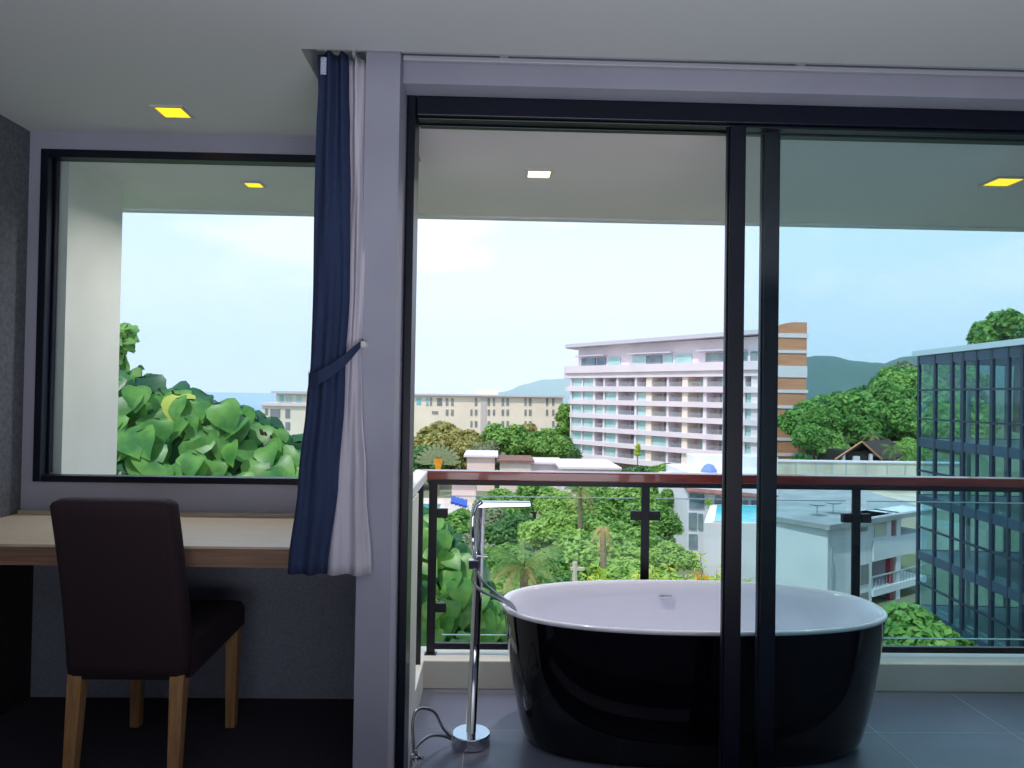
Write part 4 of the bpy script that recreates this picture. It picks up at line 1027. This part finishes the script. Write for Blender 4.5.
# look-alike trees: say which one, counted from the left
same = {}
for o in C.objects:
    if o.parent is None and o.get('group') in (G1, G2): same.setdefault(o['label'], []).append(o)
for lb, os_ in same.items():
    if len(os_) > 1:
        os_.sort(key=lambda o: tpx(o.location.x, o.location.y, o.location.z))
        for k, o in enumerate(os_): o['label'] = ('leftmost', 'second', 'third', 'fourth', 'fifth', 'sixth')[k]+' '+lb

# palms
def frond(m, base, az, ln, droop, wl, rnd, lift=.55, nl=22):
    d = Vector((math.cos(az), math.sin(az), 0)); pts = []
    for k in range(11):
        t = k/10; pts.append(base+d*ln*(t*(1-.18*t*droop))+Vector((0, 0, ln*(lift*t-droop*t*t))))
    m.tube(pts, [.03*ln*.5*(1-.85*k/10)+.004 for k in range(11)], 5)
    side = Vector((-d.y, d.x, 0))
    for k in range(nl):
        t = .12+.86*k/nl; f_ = t*10; i = min(9, int(f_)); p = pts[i].lerp(pts[i+1], f_-i); tg = (pts[i+1]-pts[i]).normalized()
        L = wl*math.sin(math.pi*min(1, t*.85+.12))**.6
        for s in (-1, 1):
            e = p+(side*s*.75+tg*.55+Vector((0, 0, -.45-.3*rnd.random()))).normalized()*L
            w_ = tg*.035*ln*.35
            m.add([p-w_, p+w_, e], [(0, 1, 2)])
def palm(x, yc, D, rpx, label, group=None, mm='palm_green', nf=16, droop=.75, lift=.55, trunk=8, seed=1, orange=False, dead=False):
    q = P(x, yc, D); ln = rpx*D/F; rnd = random.Random(seed)
    t = thing('palm_tree', label, 'palm tree', (q.x, D, q.z-trunk), group)
    sub(t, 'trunk', MB().tube([(q.x+.3, D, q.z-trunk), (q.x+.1, D, q.z-trunk*.5), (q.x, D, q.z-.1)], [.2, .15, .13], 10), 'palm_bark')
    for k in range(nf):
        m = MB(); az = 6.283*k/nf+rnd.uniform(-.2, .2); tier = (k % 3)
        frond(m, Vector((q.x, D, q.z)), az, ln*rnd.uniform(.85, 1.08), droop+(.25 if tier == 0 else -.2 if tier == 2 else 0), ln*.34, rnd, lift+(.35 if tier == 2 else -.25 if tier == 0 else 0))
        o = sub(t, 'frond', m, 'palm_dry' if (dead or (tier == 0 and orange)) else mm)
        if tier == 0 and orange: o['label'] = 'dry yellowish drooping frond'
    return t
palm(524, 566, 22, 48, 'large coconut palm with yellowing fronds just behind the bathtub left end', nf=18, orange=True, trunk=7, seed=2)
palm(580, 492, 47, 22, 'tall palm below the handrail left of the middle railing post', nf=14, orange=True, trunk=8, seed=3, droop=1.0)
palm(603, 529, 31, 18, 'dry drooping palm crown seen through the middle glass panel', nf=14, dead=True, droop=1.6, lift=.35, trunk=7, seed=4)
palm(872, 436, 108, 14, 'pale palm right behind the brown-roofed house', nf=14, mm='palm_green', orange=True, trunk=6, seed=5)
palm(894, 450, 98, 16, 'bushy palm right of the brown-roofed house', nf=14, trunk=5, seed=6)
palm(848, 440, 114, 13, 'dark palm between round trees above the brown-roofed house', nf=14, trunk=6, seed=7)
# traveller palm
q = P(438, 470, 112)
t = thing('traveller_palm', 'fan-shaped traveller palm with orange leaf bases above the handrail', 'palm tree', (q.x, 112, ZG))
sub(t, 'trunk', MB().tube([(q.x, 112, ZG), (q.x, 112, q.z)], [.3, .22], 8), 'palm_bark')
m = MB(); m.add([(q.x-.3, 112, q.z-.3), (q.x+.3, 112, q.z-.3), (q.x+.7, 112, q.z+1.7), (q.x-.7, 112, q.z+1.7), (q.x-.3, 112.4, q.z-.3), (q.x+.3, 112.4, q.z-.3), (q.x+.7, 112.2, q.z+1.7), (q.x-.7, 112.2, q.z+1.7)], [(0, 1, 2, 3), (7, 6, 5, 4), (0, 4, 5, 1), (1, 5, 6, 2), (2, 6, 7, 3), (3, 7, 4, 0)])
o = sub(t, 'leaf_base', m, 'palm_orange'); o['label'] = 'orange fan of leaf bases'
rnd = random.Random(9)
for k in range(13):
    a = R(90+(k-6)*13); L = 3.4; b = Vector((q.x+.5*math.cos(a), 112, q.z+.6+1.2*math.sin(a))); e = b+Vector((L*math.cos(a)*.9, .1, L*math.sin(a)*.62)); mm_ = (b+e)/2
    n_ = Vector((-math.sin(a), 0, math.cos(a))); m = MB()
    m.add([b, mm_+n_*.35, e+n_*.15, e-n_*.15, mm_-n_*.35], [(0, 1, 2, 3, 4)]); m.add([b+Vector((0, .06, 0)), mm_+n_*.35+Vector((0, .2, 0)), e+Vector((0, .06, 0)), mm_-n_*.35+Vector((0, .2, 0))], [(3, 2, 1, 0)])
    sub(t, 'leaf', m, 'leaf_grey')
# utility post
q = P(575, 562, 20); t = MB().tube([(q.x, 20, q.z-3), (q.x, 20, q.z)], .07, 8).box(q.x-.12, q.x+.25, 19.95, 20.05, q.z-.22, q.z-.14).build('utility_post', 'post_concrete', origin=(q.x, 20, q.z-3)); tag(t, 'small pale utility post in the trees just above the bathtub rim', 'post')

# bamboo-like bush right behind the tub
q = P(672, 575, 11.5)
t = thing('feathery_bush', 'yellow-green feathery bush with orange tips behind the bathtub rim', 'bush', (q.x, 11.5, q.z-2.2))
rnd = random.Random(21); m = MB(); mo = MB(); ms = MB()
for k in range(46):
    x = q.x+rnd.uniform(-1.25, 1.1); y = 11.5+rnd.uniform(-.7, .7); h = rnd.uniform(.45, 1.0)*(1.05 if x > q.x+.35 else .8); b = Vector((x, y, q.z-2.0)); tp_ = Vector((x+rnd.gauss(0, .18), y+rnd.gauss(0, .15), q.z-.72+h*.95))
    ms.tube([b, (b+tp_)/2+Vector((.03, 0, 0)), tp_], [.012, .009, .004], 4)
    tgt = mo if rnd.random() < .07 else m
    for j in range(46):
        tt = 1-rnd.random()**1.5*.6; p0 = b.lerp(tp_, tt); a = rnd.random()*6.28; d = Vector((math.cos(a), math.sin(a), rnd.uniform(-.7, .5))).normalized(); L = rnd.uniform(.10, .2)
        w_ = d.cross(Vector((rnd.gauss(0, 1), rnd.gauss(0, 1), rnd.gauss(0, 1)))).normalized()*.014
        tgt.add([p0, p0+d*L*.5+w_, p0+d*L, p0+d*L*.5-w_], [(0, 1, 2, 3)])
sub(t, 'foliage', m, 'leaf_yellow'); sub(t, 'stem', ms, 'bark')
o = sub(t, 'flower_tips', mo, 'palm_orange'); o['label'] = 'orange tips'

# ------------------------------------------------------------------ big-leaved creeper close to the balcony
HEART = [(0, 0), (.24, -.10), (.46, .04), (.52, .28), (.42, .56), (.22, .82), (0, 1.06)]
def bigleaf(m, c, nrm, dirv, s, rnd, cup=.16):
    nrm = nrm.normalized(); d = (dirv-nrm*dirv.dot(nrm)).normalized(); sd_ = d.cross(nrm)
    mid = []; L = []; Rr_ = []
    for (x, y) in HEART:
        bend = -(y**2)*.22*s; fold = x*cup*s + .02*s*math.sin(9*y)
        mid.append(c+d*(y-.1)*s+nrm*bend)
        L.append(c-sd_*x*s+d*(y-.1)*s+nrm*(bend+fold)); Rr_.append(c+sd_*x*s+d*(y-.1)*s+nrm*(bend+fold))
    vs = mid+L+Rr_; fs = []
    n = len(HEART)
    for i in range(n-1):
        fs.append((i, i+1, n+i+1, n+i)); fs.append((i+1, i, 2*n+i, 2*n+i+1))
    m.add(vs, [f for f in fs])
def creeper(label, outline, D0, lo, n, smin, smax, seed, name='creeper_bush'):
    rnd = random.Random(seed)
    pts = [P(x, y, D0) for x, y in outline]
    def top(X):
        for a, b in zip(pts, pts[1:]):
            if a.x <= X <= b.x: return a.z+(b.z-a.z)*(X-a.x)/(b.x-a.x)
        return pts[-1].z
    t = thing(name, label, 'bush', ((pts[0].x+pts[-1].x)/2, D0+.4, lo))
    mL, mD, mY = MB(), MB(), MB()
    for k in range(n):
        X = rnd.uniform(pts[0].x, pts[-1].x); zt = top(X); v = rnd.random()**1.0; z = zt-.11-(zt-lo)*v
        dep = D0+.55-.5*min(1, (zt-z)/.7)+rnd.uniform(-.10, .18)
        layer = rnd.random()
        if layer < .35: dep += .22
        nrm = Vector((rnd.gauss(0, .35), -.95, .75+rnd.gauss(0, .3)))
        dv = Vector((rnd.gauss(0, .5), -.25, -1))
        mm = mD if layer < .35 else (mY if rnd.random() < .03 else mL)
        bigleaf(mm, Vector((X, dep, z)), nrm, dv, rnd.uniform(smin, smax), rnd)
    # backing leaves behind the crest
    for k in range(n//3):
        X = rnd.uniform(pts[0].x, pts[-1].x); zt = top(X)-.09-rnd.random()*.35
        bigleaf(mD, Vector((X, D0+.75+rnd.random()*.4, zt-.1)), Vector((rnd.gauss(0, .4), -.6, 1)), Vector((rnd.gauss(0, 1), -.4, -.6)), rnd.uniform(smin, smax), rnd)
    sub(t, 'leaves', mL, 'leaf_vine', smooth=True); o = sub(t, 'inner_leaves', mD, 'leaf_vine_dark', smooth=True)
    o = sub(t, 'young_leaves', mY, 'leaf_yellow', smooth=True); o['label'] = 'yellow young leaves'
    ms = MB()
    for k in range(14):
        X = rnd.uniform(pts[0].x, pts[-1].x); zt = top(X)-.15
        ms.tube(spl([(X+.2, D0+.9, lo-.3), (X+.1, D0+.75, (lo+zt)/2), (X, D0+.5, zt)], 4), [.02]*4+[.014]*4+[.008], 6)
    sub(t, 'stem', ms, 'bark')
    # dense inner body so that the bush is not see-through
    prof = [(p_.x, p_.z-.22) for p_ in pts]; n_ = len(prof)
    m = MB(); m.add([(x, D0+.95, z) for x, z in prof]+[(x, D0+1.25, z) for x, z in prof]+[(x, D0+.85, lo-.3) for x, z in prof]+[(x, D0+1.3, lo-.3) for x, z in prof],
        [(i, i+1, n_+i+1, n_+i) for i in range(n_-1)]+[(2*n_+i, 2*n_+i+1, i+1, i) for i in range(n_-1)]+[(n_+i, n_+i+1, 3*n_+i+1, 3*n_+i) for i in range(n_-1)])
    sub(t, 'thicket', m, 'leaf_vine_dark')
    return t
creeper('big-leaved green creeper filling the lower left window', [(60, 350), (110, 362), (150, 370), (170, 388), (190, 383), (215, 398), (240, 412), (262, 425), (285, 438), (300, 462), (325, 480), (360, 500)], 5.3, -.2, 620, .17, .27, 31)
creeper('big-leaved green creeper outside the railing left of the faucet', [(395, 505), (425, 515), (445, 535), (470, 570), (495, 605), (515, 640), (540, 680)], 5.6, -1.6, 420, .15, .26, 32)
# taller shrub behind the creeper at the window's left
q = P(122, 365, 6.6)
t = thing('young_tree', 'young tree with small leaves rising above the creeper beside the outer wall', 'tree', (q.x, 6.6, -1.2))
m = MB(); rnd = random.Random(77); ms = MB(); ms.tube([(q.x-.1, 6.6, -1.2), (q.x-.05, 6.6, .8), (P(128, 335, 6.6).x-.1, 6.6, P(128, 335, 6.6).z)], [.04, .03, .01], 7)
for cx, cy, r_, nn, s_ in ((123, 340, 9, 22, .10), (128, 332, 10, 26, .09), (108, 345, 14, 40, .10), (128, 384, 16, 60, .13), (150, 392, 14, 55, .14), (110, 372, 18, 60, .13), (100, 400, 20, 60, .14)):
    for k in range(nn):
        a = rnd.random()*6.28; rr = r_*rnd.random()**.5; p0 = P(cx+rr*math.cos(a), cy+rr*math.sin(a), 6.6+rnd.uniform(-.25, .25))
        bigleaf(m, p0, Vector((rnd.gauss(0, .6), -.7, .9+rnd.gauss(0, .4))), Vector((rnd.gauss(0, 1), -.3, -.4+rnd.gauss(0, .4))), s_*rnd.uniform(.7, 1.2), rnd)
    ms.tube([(q.x-.05, 6.6, .8), tuple(P(cx, cy, 6.6))], [.015, .004], 5)
sub(t, 'foliage', m, 'leaf_mid', smooth=True); sub(t, 'trunk', ms, 'bark')

# ------------------------------------------------------------------ sea haze over the distance
hm = bpy.data.materials.new('haze'); hm.use_nodes = True; ht_ = hm.node_tree; ht_.nodes.clear()
vs_ = ht_.nodes.new('ShaderNodeVolumeScatter'); vs_.inputs['Color'].default_value = (0.86, 0.93, 1.0, 1); vs_.inputs['Density'].default_value = 0.00042; vs_.inputs['Anisotropy'].default_value = 0.2
vo_ = ht_.nodes.new('ShaderNodeOutputMaterial'); ht_.links.new(vs_.outputs[0], vo_.inputs['Volume']); MATS['haze'] = hm
hz_ = MB().box(-2500, 2500, 236, 3400, -49.5, 260).build('haze', 'haze'); hz_['kind'] = 'stuff'; hz_['label'] = 'thin sea haze lying over the distant hills'; hz_['category'] = 'haze'
sc.cycles.volume_bounces = 2
